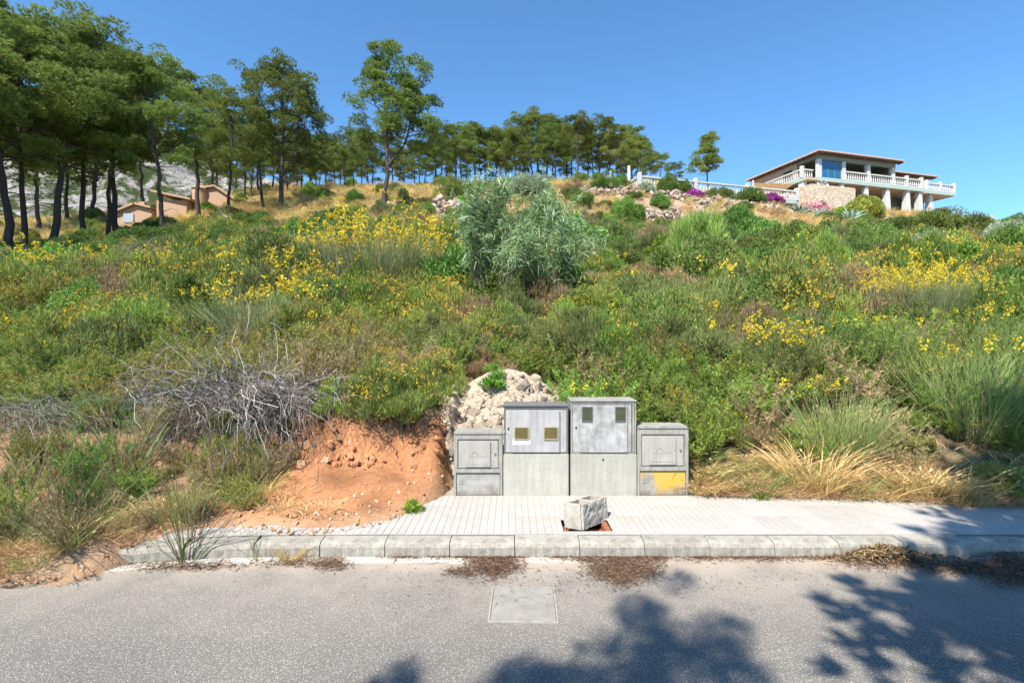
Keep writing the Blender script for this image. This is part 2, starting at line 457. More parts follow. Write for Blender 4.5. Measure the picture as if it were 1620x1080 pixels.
# --- asphalt
def mat_asphalt():
    m, nt, out = new_mat('asphalt')
    v = coords(nt)
    vo = nd(nt, 'ShaderNodeTexVoronoi'); vo.inputs['Scale'].default_value = 150; nt.links.new(v, vo.inputs['Vector'])
    sep = nd(nt, 'ShaderNodeSeparateColor'); nt.links.new(vo.outputs['Color'], sep.inputs[0])
    agg = ramp(nt, sep.outputs[0], [(0.0, (.13, .125, .115)), (.35, (.21, .2, .185)), (.7, (.33, .313, .287)), (1.0, (.52, .5, .46))])
    tar = ramp(nt, vo.outputs['Distance'], [(.25, 0.), (.62, 1.)])
    c = mixc(nt, tar, agg, (.155, .148, .138))
    big = noise(nt, v, .9, 5, .6)
    c = mixc(nt, .55, c, ramp(nt, big, [(.3, (.7, .67, .63)), (.7, (1.3, 1.245, 1.17))]), 'MULTIPLY')
    # beige dust washed along the gutter, fading out into the road
    sx = nd(nt, 'ShaderNodeSeparateXYZ'); nt.links.new(v, sx.inputs[0])
    n2 = noise(nt, v, 2.2, 6, .65, .5)
    mr = nd(nt, 'ShaderNodeMapRange'); mr.inputs[1].default_value = 2.75; mr.inputs[2].default_value = 3.85; nt.links.new(sx.outputs[1], mr.inputs[0])
    ad = nd(nt, 'ShaderNodeMath', operation='MULTIPLY'); nt.links.new(mr.outputs[0], ad.inputs[0])
    n2r = ramp(nt, n2, [(.3, .15), (.62, 1.)]); nt.links.new(n2r, ad.inputs[1])
    fine = noise(nt, v, 60, 3, .7)
    ad2 = nd(nt, 'ShaderNodeMath', operation='MULTIPLY'); nt.links.new(ad.outputs[0], ad2.inputs[0])
    nt.links.new(ramp(nt, fine, [(.3, .45), (.6, 1.)]), ad2.inputs[1])
    c = mixc(nt, ad2.outputs[0], c, (.40, .345, .285))
    mg = nd(nt, 'ShaderNodeMapRange'); mg.inputs[1].default_value = 3.6; mg.inputs[2].default_value = 3.78; nt.links.new(sx.outputs[1], mg.inputs[0])
    gm = nd(nt, 'ShaderNodeMath', operation='MULTIPLY'); nt.links.new(mg.outputs[0], gm.inputs[0]); nt.links.new(ramp(nt, n2, [(.3, .35), (.55, .95)]), gm.inputs[1])
    c = mixc(nt, gm.outputs[0], c, (.41, .335, .265))
    hgt = ramp(nt, vo.outputs['Distance'], [(.0, 1.), (.6, 0.)])
    principled(nt, out, c, .85, .25, bump(nt, hgt, .6, .006)); return m
M['asphalt'] = mat_asphalt()
def strip_me(name, y0f, y1f, z, x0=-40, x1=40, n=160, zf=None):
    xs = np.concatenate([np.linspace(x0, -6, 12), np.linspace(-5.8, 8, n), np.linspace(8.3, x1, 12)])
    V = np.concatenate([np.c_[xs, y0f(xs), np.full(len(xs), z)], np.c_[xs, y1f(xs), np.full(len(xs), z)]])
    k = len(xs); i = np.arange(k - 1)
    return mesh_np(name, V, np.stack([i, i + 1, i + 1 + k, i + k], -1))
road = obj('road', strip_me('road', lambda x: np.full(len(x), -4.6), lambda x: 3.9 + kerb_c(x), 0), M['asphalt'])
tag(road, kind='structure')
def mat_concrete(name, col, dirt, scale=5, streak=0., rough=.88, var=.08):
    m, nt, out = new_mat(name)
    v = coords(nt)
    n1 = noise(nt, v, scale, 6, .65); n2 = noise(nt, v, scale * 20, 4, .7)
    c = mixc(nt, ramp(nt, n1, [(.38, 0.), (.68, 1.)]), col, dirt)
    c = mixc(nt, .45, c, ramp(nt, n2, [(.3, .5), (.6, 1.1)]), 'MULTIPLY')
    if streak:
        mp = nd(nt, 'ShaderNodeMapping'); mp.inputs['Scale'].default_value = (1, 1, .12); nt.links.new(v, mp.inputs['Vector'])
        n3 = noise(nt, mp.outputs[0], scale * 5, 5, .7)
        c = mixc(nt, streak, c, ramp(nt, n3, [(.38, .35), (.6, 1.)]), 'MULTIPLY')
    hs = nt.nodes.new('ShaderNodeHueSaturation')
    mr = nd(nt, 'ShaderNodeMapRange'); mr.inputs[3].default_value = 1 - var; mr.inputs[4].default_value = 1 + var
    nt.links.new(rnd(nt), mr.inputs[0]); nt.links.new(mr.outputs[0], hs.inputs['Value']); nt.links.new(c, hs.inputs['Color'])
    principled(nt, out, hs.outputs[0], rough, .2, bump(nt, n2, .5, .004)); return m
M['kerb'] = mat_concrete('kerb_concrete', (.42, .392, .34), (.27, .25, .21), 13, .4)
M['tile'] = mat_concrete('tile_cement', (.445, .42, .388), (.37, .34, .305), 3, 0, var=.06)
M['bed'] = mat_concrete('mortar', (.32, .295, .262), (.24, .215, .19), 6)
M['gutter'] = mat_concrete('gutter_cement', (.5, .47, .415), (.42, .375, .32), 4)

# --- pavement: a mortar bed with ribbed cement tiles as its parts, a hole left at the broken meter box
HOLE = (.41, .80, 4.11, 4.37)
ZP = .118
def bed_me():
    xs = np.r_[np.linspace(-7, HOLE[0], 40), np.linspace(HOLE[1], 12, 50)]
    ys = np.r_[4.03, HOLE[2], HOLE[3], 5.6]
    V = []; Q = []
    k = len(xs)
    for yv in ys:
        for xv in xs: V.append((xv, yv + kerb_c(xv), ZP - .0025))
    for j in range(3):
        for i in range(k - 1):
            if j == 1 and i == 39: continue
            Q.append([j * k + i, j * k + i + 1, (j + 1) * k + i + 1, (j + 1) * k + i])
    return mesh_np('pavement', V, Q)
pav = tag(obj('pavement', bed_me(), M['bed']), kind='structure')
def tile_me(w, d, nb=5):
    parts_v = []; parts_f = []; o = 0
    pw = w / nb
    for b in range(nb):
        x0 = b * pw + .0014; x1 = (b + 1) * pw - .0014; e = .001
        y0 = .0013; y1 = d - .0013
        V = [(x0, y0, -.003), (x1, y0, -.003), (x1, y1, -.003), (x0, y1, -.003), (x0 + e, y0 + e, .0), (x1 - e, y0 + e, .0), (x1 - e, y1 - e, .0), (x0 + e, y1 - e, .0)]
        parts_v += V
        for f in ([4, 5, 6, 7], [0, 1, 5, 4], [1, 2, 6, 5], [2, 3, 7, 6], [3, 0, 4, 7]): parts_f.append([i + o for i in f])
        o += 8
    return mesh_np('paving_tile', parts_v, parts_f)
TW = .29
ROWS = [(4.052, .128), (4.18, .29), (4.47, .29), (4.76, .29)]
tile_cache = {}
rt = np.random.default_rng(3)
for ry, rd in ROWS:
    for i in range(-11, 22):
        x = i * TW + .03
        if x < -3.2: continue
        if ry + rd < edge(x + .15) - 9: continue
        parts_ = [(x, x + TW, ry, ry + rd)]
        hx0, hx1, hy0, hy1 = HOLE
        if x < hx1 and x + TW > hx0 and ry < hy1 and ry + rd > hy0:
            ov = []
            for (a0, a1, b0, b1) in parts_:
                if a0 < hx0 - .02: ov.append((a0, hx0, b0, b1))
                if a1 > hx1 + .02: ov.append((hx1, a1, b0, b1))
                c0, c1 = max(a0, hx0), min(a1, hx1)
                if b1 > hy1 + .02 and c1 - c0 > .03: ov.append((c0, c1, hy1, b1))
                if b0 < hy0 - .02 and c1 - c0 > .03: ov.append((c0, c1, b0, hy0))
            parts_ = ov
        for (a0, a1, b0, b1) in parts_:
            key = (round(a1 - a0, 3), round(b1 - b0, 3))
            if key not in tile_cache: tile_cache[key] = tile_me(key[0], key[1], max(1, round(key[0] / .058)))
            o = obj('paving_tile', tile_cache[key], M['tile'], pav,
                    (a0, b0 + float(kerb_c(a0 + .14)), ZP + (rt.random() - .5) * .002), ((rt.random() - .5) * .004, (rt.random() - .5) * .004, 0))
# --- kerb stones, each its own block
kroot = tag(empty('kerb', (0, 3.9, 0)), kind='structure')
def kerb_me(L, seed):
    rng = np.random.default_rng(seed)
    n = 13; prof = [(0, -.05), (.004, .07), (.014, .09), (.034, .101), (.145, .114), (.145, -.05)]
    V = []; Q = []
    for i in range(n):
        x = .003 + (L - .006) * i / (n - 1)
        for k, (y, z) in enumerate(prof):
            j = rng.normal(0, .001, 2) if k in (1, 2, 3) else (0, 0)
            V.append((x, y + j[0], z + j[1]))
    m = len(prof)
    for i in range(n - 1):
        for k in range(m - 1): Q.append([i * m + k, (i + 1) * m + k, (i + 1) * m + k + 1, i * m + k + 1])
    me = bpy.data.meshes.new('kerb_stone'); me.from_pydata(V, [], Q + [list(range(m))[::-1], [(n - 1) * m + k for k in range(m)]]); me.update()
    return me
kms = [kerb_me(.49, s) for s in range(5)]
for i in range(-12, 22):
    x = i * .49 + .02
    y0, y1 = float(kerb_c(x)), float(kerb_c(x + .49))
    o = obj('kerb_stone', kms[(i * 7) % 5], M['kerb'], kroot, (x, y0 + (rt.random() - .5) * .008, (rt.random() - .5) * .008), (0, 0, math.atan2(y1 - y0, .49)))
# --- gutter slabs
gut = tag(empty('gutter', (0, 3.75, 0)), kind='structure')
gslab = box_me('gutter_slab', .004, .386, 0, .112, -.03, .006, .003)
for x in (-3.3, -2.91, -2.52, -2.1, -1.25, -.86, -.73, .1):
    y0, y1 = float(kerb_c(x)), float(kerb_c(x + .39))
    obj('gutter_slab', gslab, M['gutter'], gut, (x, 3.782 - 3.75 + y0, (rt.random() - .5) * .003), (0, 0, math.atan2(y1 - y0, .39)))

# ------------------------------------------------------------------ plant prototypes (meshes shared between copies)
def pine_parts(seed, stems, t0=.45, nb=18, spread=2.6, blob=(.5, .85), tufts=95, flat=.62, dead=8, profile=None, needle_w=.03, up=.35, cols=None, trunk_r=.2, bark=(.085, .07, .06)):
    rng = np.random.default_rng(seed)
    wood = []; blobs = []
    for si, (pts, r0, r1, bt0, bn) in enumerate(stems):
        pts = np.array(pts, float); K = 16
        tt = np.linspace(0, 1, len(pts)); t = np.linspace(0, 1, K)
        P = np.stack([np.interp(t, tt, pts[:, k]) for k in range(3)], 1)
        for _ in range(2): P[1:-1] = (P[:-2] + 2 * P[1:-1] + P[2:]) / 4
        P[1:-1] += rng.normal(0, .05, (K - 2, 3)) * [1, 1, 0]
        rad = r0 + (r1 - r0) * t**.9
        if si == 0: rad[0] *= 1.35
        wood.append(tubes(P[None], rad[None], 7, bark))
        pa = lambda q: np.array([np.interp(q, t, P[:, k]) for k in range(3)])
        for b in range(bn):
            q = bt0 + (1 - bt0) * (b + rng.random() * .8) / bn; q = min(q, .99)
            az = b * 2.4 + rng.random() * 1.2
            rel = (q - bt0) / (1 - bt0)
            pr = profile(rel) if profile else (.55 + .6 * math.sin(PI * min(1, rel * .9 + .12)) if rel < .75 else .55 + .5 * (1 - rel) * 2)
            L = spread * pr * (.7 + .55 * rng.random())
            el = math.radians(8 + 50 * rel**1.5 + rng.normal() * 10)
            d = np.array([math.cos(az) * math.cos(el), math.sin(az) * math.cos(el), math.sin(el)])
            Pb = arc(pa(q)[None], d[None], L, np.array([[0, 0, up * rng.random()]]), 6, .12, rng)[0]
            rb = .3 * (r0 + (r1 - r0) * q) + .008
            wood.append(tubes(Pb[None], np.linspace(rb, .012, 6)[None], 5, bark))
            blobs.append((Pb[-1], 1.0)); 
            for s in range(3):
                f = .45 + .5 * rng.random(); base = np.array([np.interp(f, np.linspace(0, 1, 6), Pb[:, k]) for k in range(3)])
                dd = unit(d + rng.normal(0, .6, 3) + [0, 0, .25])
                Ps = arc(base[None], dd[None], L * (.25 + .25 * rng.random()), np.array([[0, 0, .2]]), 4, .1, rng)[0]
                wood.append(tubes(Ps[None], np.linspace(rb * .45, .008, 4)[None], 4, bark))
                blobs.append((Ps[-1], .8))
        blobs.append((P[-1], 1.0))
        if si == 0:
            for b in range(dead):
                q = bt0 * (.45 + .55 * rng.random()); az = rng.random() * 6.28; L = .5 + rng.random() * 1.3
                d = np.array([math.cos(az), math.sin(az), .1 + rng.random() * .4])
                Pd = arc(pa(q)[None], d[None], L, np.array([[0, 0, -.2]]), 5, .25, rng)
                wood.append(tubes(Pd, np.linspace(.025, .006, 5)[None], 4, bark))
    nl = []
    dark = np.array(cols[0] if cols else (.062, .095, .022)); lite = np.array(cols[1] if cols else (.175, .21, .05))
    for c, k in blobs:
        r = (blob[0] + (blob[1] - blob[0]) * rng.random()) * k
        n = int(tufts * k * (r / .7)**2)
        d = rdir(n, rng); d[:, 2] = np.where(d[:, 2] < -.35, -d[:, 2], d[:, 2])
        rr = r * (.35 + .65 * rng.random((n, 1))**.5)
        rr *= (.75 + .5 * vnoise(d[:, 0:1] * 2.3 + c[0] * 3, d[:, 1:2] * 2.3 + d[:, 2:3] * 2 + c[1] * 3, seed))
        p = c + d * rr * [1, 1, flat] + [0, 0, r * .1]
        m = 13
        pd = np.repeat(p, m, 0); dd = unit(np.repeat(d * .8 + [0, 0, .45], m, 0) + rng.normal(0, .55, (n * m, 3)))
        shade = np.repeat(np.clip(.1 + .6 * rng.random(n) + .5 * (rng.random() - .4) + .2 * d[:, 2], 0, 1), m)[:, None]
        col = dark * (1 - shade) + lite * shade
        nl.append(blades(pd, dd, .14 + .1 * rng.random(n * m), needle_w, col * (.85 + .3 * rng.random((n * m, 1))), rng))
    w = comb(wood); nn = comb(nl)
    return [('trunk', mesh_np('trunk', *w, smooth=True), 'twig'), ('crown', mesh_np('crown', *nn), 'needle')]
def simple_stem(rng, H, lean, wob=.5, K=6):
    z = np.linspace(0, 1, K)
    x = lean[0] * z**1.4 + np.sin(z * 3 + rng.random() * 6) * wob * .5 * z; y = lean[1] * z**1.4 + np.cos(z * 3.3 + rng.random() * 6) * wob * .5 * z
    return np.stack([x - x[0], y - y[0], z * H], 1)

def lump_points(rng, n, nl, rx, ry, rz, lump=(.3, .5), z0=.05, shell=.55):
    """points on a lumpy dome: small lobes on a half ellipsoid"""
    d = rdir(nl, rng); d[:, 2] = np.abs(d[:, 2])
    lc = d * np.array([rx, ry, rz]) * (.45 + .3 * rng.random((nl, 1)))
    lr = (lump[0] + (lump[1] - lump[0]) * rng.random(nl)) * (rx + ry + rz) / 3
    i = rng.integers(nl, size=n); e = rdir(n, rng); e[:, 2] = np.where(e[:, 2] < -.3, -e[:, 2], e[:, 2])
    rr = lr[i][:, None] * (shell + (1 - shell) * rng.random((n, 1)))
    p = lc[i] + e * rr; p[:, 2] = np.abs(p[:, 2]) + z0
    return p, e, i
def twig_set(rng, n, rx, ry, rz, col, r=.012, K=5, S=3):
    d = rdir(n, rng); d[:, 2] = np.abs(d[:, 2]) + .35
    d = unit(d); L = .75 / np.sqrt((d[:, 0] / rx)**2 + (d[:, 1] / ry)**2 + (d[:, 2] / rz)**2)
    b = rng.normal(0, .06, (n, 3)) * [rx, ry, 0]
    P = arc(b, d, L, np.array([[0, 0, .1]]), K, .15, rng)
    return tubes(P, np.linspace(r, r * .3, K)[None] * np.ones((n, 1)), S, jit(col, n, .2, rng))
def dome_shrub(seed, rx=1., ry=1., rz=.8, n=14000, leaf=(.05, .025), cols=((.06, .12, .02),), w=None, nl=26, lump=(.22, .4), shell=.5, upb=.3, twigs=40, twigcol=(.12, .09, .07), tip=None, tipn=0, spread=.7, needle=False, flowers=None):
    rng = np.random.default_rng(seed)
    p, e, i = lump_points(rng, n, nl, rx, ry, rz, lump, .03, shell)
    lum = .8 + .4 * rng.random(nl)
    c = pick(cols, n, w, rng) * lum[i][:, None]
    d = e + rng.normal(0, spread, (n, 3)) + [0, 0, upb]
    fn = blades if needle else leaves
    fol = fn(p, d, leaf[0] * (.7 + .6 * rng.random(n)), leaf[1], c, rng)
    parts = [('stems', mesh_np('stems', *twig_set(rng, twigs, rx, ry, rz, twigcol)), 'twig'), ('foliage', mesh_np('foliage', *fol), 'needle' if needle else 'leaf')]
    if flowers:
        nf, fs, fcols, zmin = flowers
        p, e, i = lump_points(rng, nf * 3, nl, rx, ry, rz, lump, .05, .92)
        # put the flowers on the outer, upper lobes only
        k = np.argsort(-(p[:, 2] / rz + .35 * np.hypot(p[:, 0] / rx, p[:, 1] / ry) + rng.random(len(p)) * .35))[:nf]
        p = p[k] + e[k] * .03
        m = 4; pp = np.repeat(p, m, 0)
        fl = leaves(pp + rng.normal(0, fs * .35, pp.shape), rdir(len(pp), rng) + [0, 0, .3], fs, fs * .7, np.repeat(pick(fcols, nf, None, rng), m, 0), rng)
        parts.append(('flowers', mesh_np('flowers', *fl), 'petal'))
    return parts
YEL = ((.72, .56, .03), (.74, .62, .08), (.66, .5, .03))
def broom(seed, h=1.6, r=.9, n=420, nfl=260, fl=.035, stem=.004, cols=((.2, .25, .12), (.16, .215, .08), (.27, .3, .15), (.3, .26, .15)), lean=.45, base=.25, top_only=True):
    rng = np.random.default_rng(seed)
    a = rng.random(n) * 2 * PI; q = np.sqrt(rng.random(n))
    b = np.stack([np.cos(a) * q * base * r, np.sin(a) * q * base * r, np.zeros(n)], 1)
    out = np.stack([np.cos(a), np.sin(a), np.zeros(n)], 1)
    d = out * (q * lean * r / max(h, .1) * 1.6)[:, None] + rng.normal(0, .2, (n, 3)) + [0, 0, 1]
    L = h * (.35 + .7 * rng.random(n))
    P = arc(b, d, L, out * .16 * rng.random((n, 1)) + rng.normal(0, .09, (n, 3)) + np.array([0, 0, -.06]), 6, .05, rng)
    st = tubes(P, np.linspace(stem, stem * .45, 6)[None] * np.ones((n, 1)), 3, pick(cols, n, None, rng))
    # side rods
    m = int(n * 1.3); i = rng.integers(n, size=m); k = rng.integers(2, 5, size=m)
    d2 = unit(P[i, k + 1] - P[i, k]) + rng.normal(0, .22, (m, 3)) + [0, 0, .15]
    P2 = arc(P[i, k], d2, h * (.2 + .25 * rng.random(m)), np.array([[0, 0, .05]]), 4, .03, rng)
    st2 = tubes(P2, np.linspace(stem * .7, stem * .35, 4)[None] * np.ones((m, 1)), 3, pick(cols, m, None, rng))
    parts = [('stems', mesh_np('stems', *comb([st, st2])), 'leaf')]
    if nfl:
        tips = np.concatenate([P[:, -1], P2[:, -1]]); z = tips[:, 2]
        sc = z / z.max() + rng.random(len(z)) * .45
        ids = np.argsort(-sc)[:max(6, nfl // 5)]
        i = rng.choice(ids, nfl); p = tips[i] + rng.normal(0, .035, (nfl, 3)) * [1, 1, 1.6] - [0, 0, .03]
        mm = 4; pp = np.repeat(p, mm, 0)
        f = leaves(pp + rng.normal(0, fl * .25, pp.shape), rdir(nfl * mm, rng) + [0, 0, .4], fl * (.8 + .5 * rng.random(nfl * mm)), fl * .75, np.repeat(pick(YEL, nfl, None, rng, .15), mm, 0), rng)
        parts.append(('flowers', mesh_np('flowers', *f), 'petal'))
    return parts
def grass_clump(seed, n=160, h=.5, r=.2, cols=((.3, .22, .09), (.4, .3, .13), (.22, .18, .07)), w=.006, droop=.45, heads=0, lean=.5):
    rng = np.random.default_rng(seed)
    a = rng.random(n) * 2 * PI; q = np.sqrt(rng.random(n))
    b = np.stack([np.cos(a) * q * r, np.sin(a) * q * r, np.zeros(n)], 1)
    a2 = a + rng.normal(0, .8, n)
    out = np.stack([np.cos(a2), np.sin(a2), np.zeros(n)], 1)
    d = out * (.1 + lean * rng.random(n))[:, None] + [0, 0, 1]
    P = arc(b, d, h * (.45 + .6 * rng.random(n)), out * .3 + np.array([0, 0, -droop * .5]), 5, .02, rng)
    parts = [ribbons(P, w * (.6 + .8 * rng.random(n)), pick(cols, n, None, rng), rng)]
    if heads:
        i = rng.choice(n, heads); t = rng.random((heads, 6, 1)) * .25 + .75
        pp = (P[i, 3][:, None] * (1 - (t - .75) * 4) + P[i, 4][:, None] * ((t - .75) * 4)).reshape(-1, 3)
        parts.append(blades(pp, np.repeat(P[i, 4] - P[i, 3], 6, 0) * 3 + rng.normal(0, .1, (heads * 6, 3)), .035, .01, pick([(.5, .4, .2), (.42, .33, .16)], heads * 6, None, rng), rng))
    return [('blades', mesh_np('blades', *comb(parts)), 'leaf')]
def dead_tangle(seed, n=420, w=1.0, h=.5, col=((.25, .225, .205), (.18, .155, .14), (.36, .33, .3), (.13, .105, .09)), r=.0048, hang=.6):
    rng = np.random.default_rng(seed); parts = []
    b = np.stack([rng.normal(0, w * .38, n), rng.normal(0, w * .12, n) + .1, rng.random(n) * .1], 1)
    d = rdir(n, rng) * [1.2, .8, .8] + [0, -.3, .1]
    P = arc(b, d, h * (.5 + .8 * rng.random(n)), np.array([[0, -.1, -hang]]) * (.2 + rng.random((n, 1))) + rng.normal(0, .3, (n, 3)), 8, .42, rng)
    parts.append(tubes(P, np.linspace(r, r * .4, 8)[None] * (.5 + rng.random((n, 1))**2), 3, pick(col, n, None, rng)))
    m = n * 2; i = rng.integers(n, size=m); k = rng.integers(2, 7, size=m)
    d2 = unit(P[i, k] - P[i, k - 1]) + rng.normal(0, .6, (m, 3)) + [0, 0, -.2]
    P2 = arc(P[i, k], d2, h * (.2 + .35 * rng.random(m)), np.array([[0, -.05, -.35]]), 6, .3, rng)
    parts.append(tubes(P2, np.linspace(r * .5, r * .22, 6)[None] * np.ones((m, 1)), 3, pick(col, m, None, rng)))
    m3 = n * 3; i = rng.integers(m, size=m3); k = rng.integers(1, 5, size=m3)
    P3 = arc(P2[i, k], rdir(m3, rng) + [0, -.2, -.3], h * (.1 + .2 * rng.random(m3)), np.array([[0, 0, -.3]]), 4, .3, rng)
    parts.append(tubes(P3, np.linspace(r * .28, r * .15, 4)[None] * np.ones((m3, 1)), 3, pick(col, m3, None, rng)))
    return [('twigs', mesh_np('twigs', *comb(parts)), 'twig')]
def agave(seed, n=26, L=.8, col=((.2, .27, .2), (.26, .33, .25))):
    rng = np.random.default_rng(seed)
    a = np.arange(n) * 2.4; el = np.linspace(.25, 1.35, n)
    d = np.stack([np.cos(a) * np.cos(el), np.sin(a) * np.cos(el), np.sin(el)], 1)
    P = arc(np.zeros((n, 3)) + [0, 0, .05], d, L * (1 - .2 * rng.random(n)), d * [.15, .15, -.12], 5, 0, rng)
    V, T, Cc = tubes(P, np.array([.07, .09, .075, .045, .004])[None] * np.ones((n, 1)) * L, 4, pick(col, n, None, rng))
    return [('leaves', mesh_np('leaves', V, T, Cc), 'leaf')]
def acacia():
    rng = np.random.default_rng(77); wood = []; tips = []
    bark = (.2, .175, .15)
    main = [[(0, 0, -.1), (-.06, 0, .5), (-.08, .05, 1.1), (-.05, .1, 1.7), (.0, .1, 2.15)], [(.05, 0, -.1), (.14, -.05, .4), (.3, -.05, .8), (.45, 0, 1.3), (.5, .05, 2.2)],
            [(.08, .05, -.1), (.3, .1, .35), (.7, .1, .75), (1.05, .15, 1.15), (1.45, .2, 1.6)], [(.05, .05, -.1), (.2, .2, .5), (.5, .35, 1.0), (.85, .4, 1.6), (1.05, .45, 2.2)],
            [(.05, -.05, -.1), (.2, -.2, .45), (.5, -.35, .9), (.8, -.4, 1.35), (1.2, -.45, 1.8)], [(.1, .1, 0), (.5, .0, .42), (.9, -.1, .72), (1.25, -.15, 1.0), (1.6, -.2, 1.25)],
            [(.0, .0, 0), (0, .25, .6), (.1, .4, 1.2), (.1, .5, 1.8), (.2, .5, 2.3)], [(0, 0, 0), (-.04, -.1, .5), (-.14, -.15, 1.1), (-.24, -.2, 1.5), (-.28, -.2, 1.95)]]
    for pts in main:
        pts = np.array(pts); K = 12; t = np.linspace(0, 1, K); tt = np.linspace(0, 1, 5)
        P = np.stack([np.interp(t, tt, pts[:, k]) for k in range(3)], 1)
        P[1:-1] = (P[:-2] + 2 * P[1:-1] + P[2:]) / 4; P[1:] += rng.normal(0, .018, (K - 1, 3))
        wood.append(tubes(P[None], np.linspace(.019, .007, K)[None], 6, bark))
        n = 42; i = rng.integers(4, K, size=n)
        d = rng.normal(0, .5, (n, 3)) + unit(P[np.minimum(i + 1, K - 1)] - P[i - 1]) * .8 + [.1, 0, .45]
        B = arc(P[i], d, .3 + .35 * rng.random(n), np.array([[.05, 0, .05]]), 6, .12, rng)
        wood.append(tubes(B, np.linspace(.007, .002, 6)[None] * np.ones((n, 1)), 4, jit((.22, .18, .14), n)))
        n2 = n * 3; j = rng.integers(n, size=n2); k = rng.integers(2, 6, size=n2)
        d2 = rng.normal(0, .5, (n2, 3)) + unit(B[j, k] - B[j, k - 1]) * .6 + [.05, 0, .5]
        B2 = arc(B[j, k], d2, .18 + .2 * rng.random(n2), np.array([[0, 0, .05]]), 5, .08, rng)
        wood.append(tubes(B2, np.linspace(.003, .0012, 5)[None] * np.ones((n2, 1)), 3, jit((.16, .19, .1), n2)))
        tips.append(B2); tips.append(B[:, 1:])
    parts = []
    for B in tips:
        n, K, _ = B.shape; per = 10
        b = np.repeat(B, per, 0); N = len(b); f = rng.random(N) * (K - 1); i = np.minimum(f.astype(int), K - 2); fr = (f - i)[:, None]
        p = b[np.arange(N), i] * (1 - fr) + b[np.arange(N), i + 1] * fr
        keep = p[:, 2] > 1.0 + .3 * rng.random(N) - .2 * p[:, 0]
        p = p[keep]; N = len(p)
        d = rng.normal(0, .75, (N, 3)) + [.05, -.05, .25]
        L = .10 + .09 * rng.random(N)
        Q = arc(p, d, L, np.array([[0, 0, -.55]]) * (.3 + rng.random((N, 1))), 4, .02, rng)
        parts.append(ribbons(Q, .011 + .008 * rng.random(N), pick([(.14, .205, .098), (.1, .16, .058), (.2, .265, .155), (.065, .112, .03), (.27, .335, .23)], N, [.28, .27, .2, .15, .1], rng), rng))
    return [('trunk', mesh_np('trunk', *comb(wood), smooth=True), 'twig'), ('foliage', mesh_np('foliage', *comb(parts)), 'leaf')]
def herb(seed, n=70, h=.8, r=.34, cols=((.13, .17, .04),), per=34, leaf=(.045, .008), stemcol=((.16, .15, .07),), flo=0, fcols=YEL, fs=.02, lean=.35, bushy=1.0):
    rng = np.random.default_rng(seed)
    a = rng.random(n) * 2 * PI; q = np.sqrt(rng.random(n))
    b = np.stack([np.cos(a) * q * r * .6, np.sin(a) * q * r * .6, np.zeros(n)], 1); out = np.stack([np.cos(a), np.sin(a), np.zeros(n)], 1)
    d = out * (lean * q)[:, None] + rng.normal(0, .16, (n, 3)) + [0, 0, 1]
    P = arc(b, d, h * (.35 + .75 * rng.random(n)), rng.normal(0, .14, (n, 3)) + out * .1, 6, .05, rng)
    parts = [tubes(P, np.linspace(.0032, .0012, 6)[None] * np.ones((n, 1)), 3, pick(stemcol, n, None, rng))]
    m = int(n * 1.6); i = rng.integers(n, size=m); k = rng.integers(2, 5, size=m)
    d2 = unit(P[i, k + 1] - P[i, k]) + rng.normal(0, .45, (m, 3)) * bushy + [0, 0, .2]
    P2 = arc(P[i, k], d2, h * (.12 + .22 * rng.random(m)), np.array([[0, 0, .1]]), 6, .05, rng)
    parts.append(tubes(P2, np.linspace(.002, .001, 6)[None] * np.ones((m, 1)), 3, pick(stemcol, m, None, rng)))
    A = np.concatenate([P, P2]); N = len(A); tone = .75 + .5 * rng.random(N)
    j = np.repeat(np.arange(N), per); f = (.12 + .88 * rng.random(N * per)) * 4.999; ii = f.astype(int); fr = (f - ii)[:, None]
    p = A[j, ii] * (1 - fr) + A[j, ii + 1] * fr
    dd = unit(A[j, ii + 1] - A[j, ii]) * .7 + rng.normal(0, .6, (N * per, 3))
    stems = comb(parts)
    fol = leaves(p, dd, leaf[0] * (.5 + .8 * rng.random(N * per)), leaf[1], pick(cols, N * per, None, rng) * tone[j][:, None], rng)
    res = [('stems', mesh_np('stems', *stems), 'twig'), ('foliage', mesh_np('foliage', *fol), 'leaf')]
    if flo:
        i = rng.integers(N, size=flo); pp = np.repeat(A[i, -1], 7, 0) + rng.normal(0, fs * .9, (flo * 7, 3))
        res.append(('flowers', mesh_np('flowers', *leaves(pp, rdir(flo * 7, rng) + [0, 0, .3], fs, fs * .8, np.repeat(pick(fcols, flo, None, rng), 7, 0), rng)), 'petal'))
    return res
M['leaf_gloss'] = mat_foliage('leaf_gloss', .25, .38, .45)

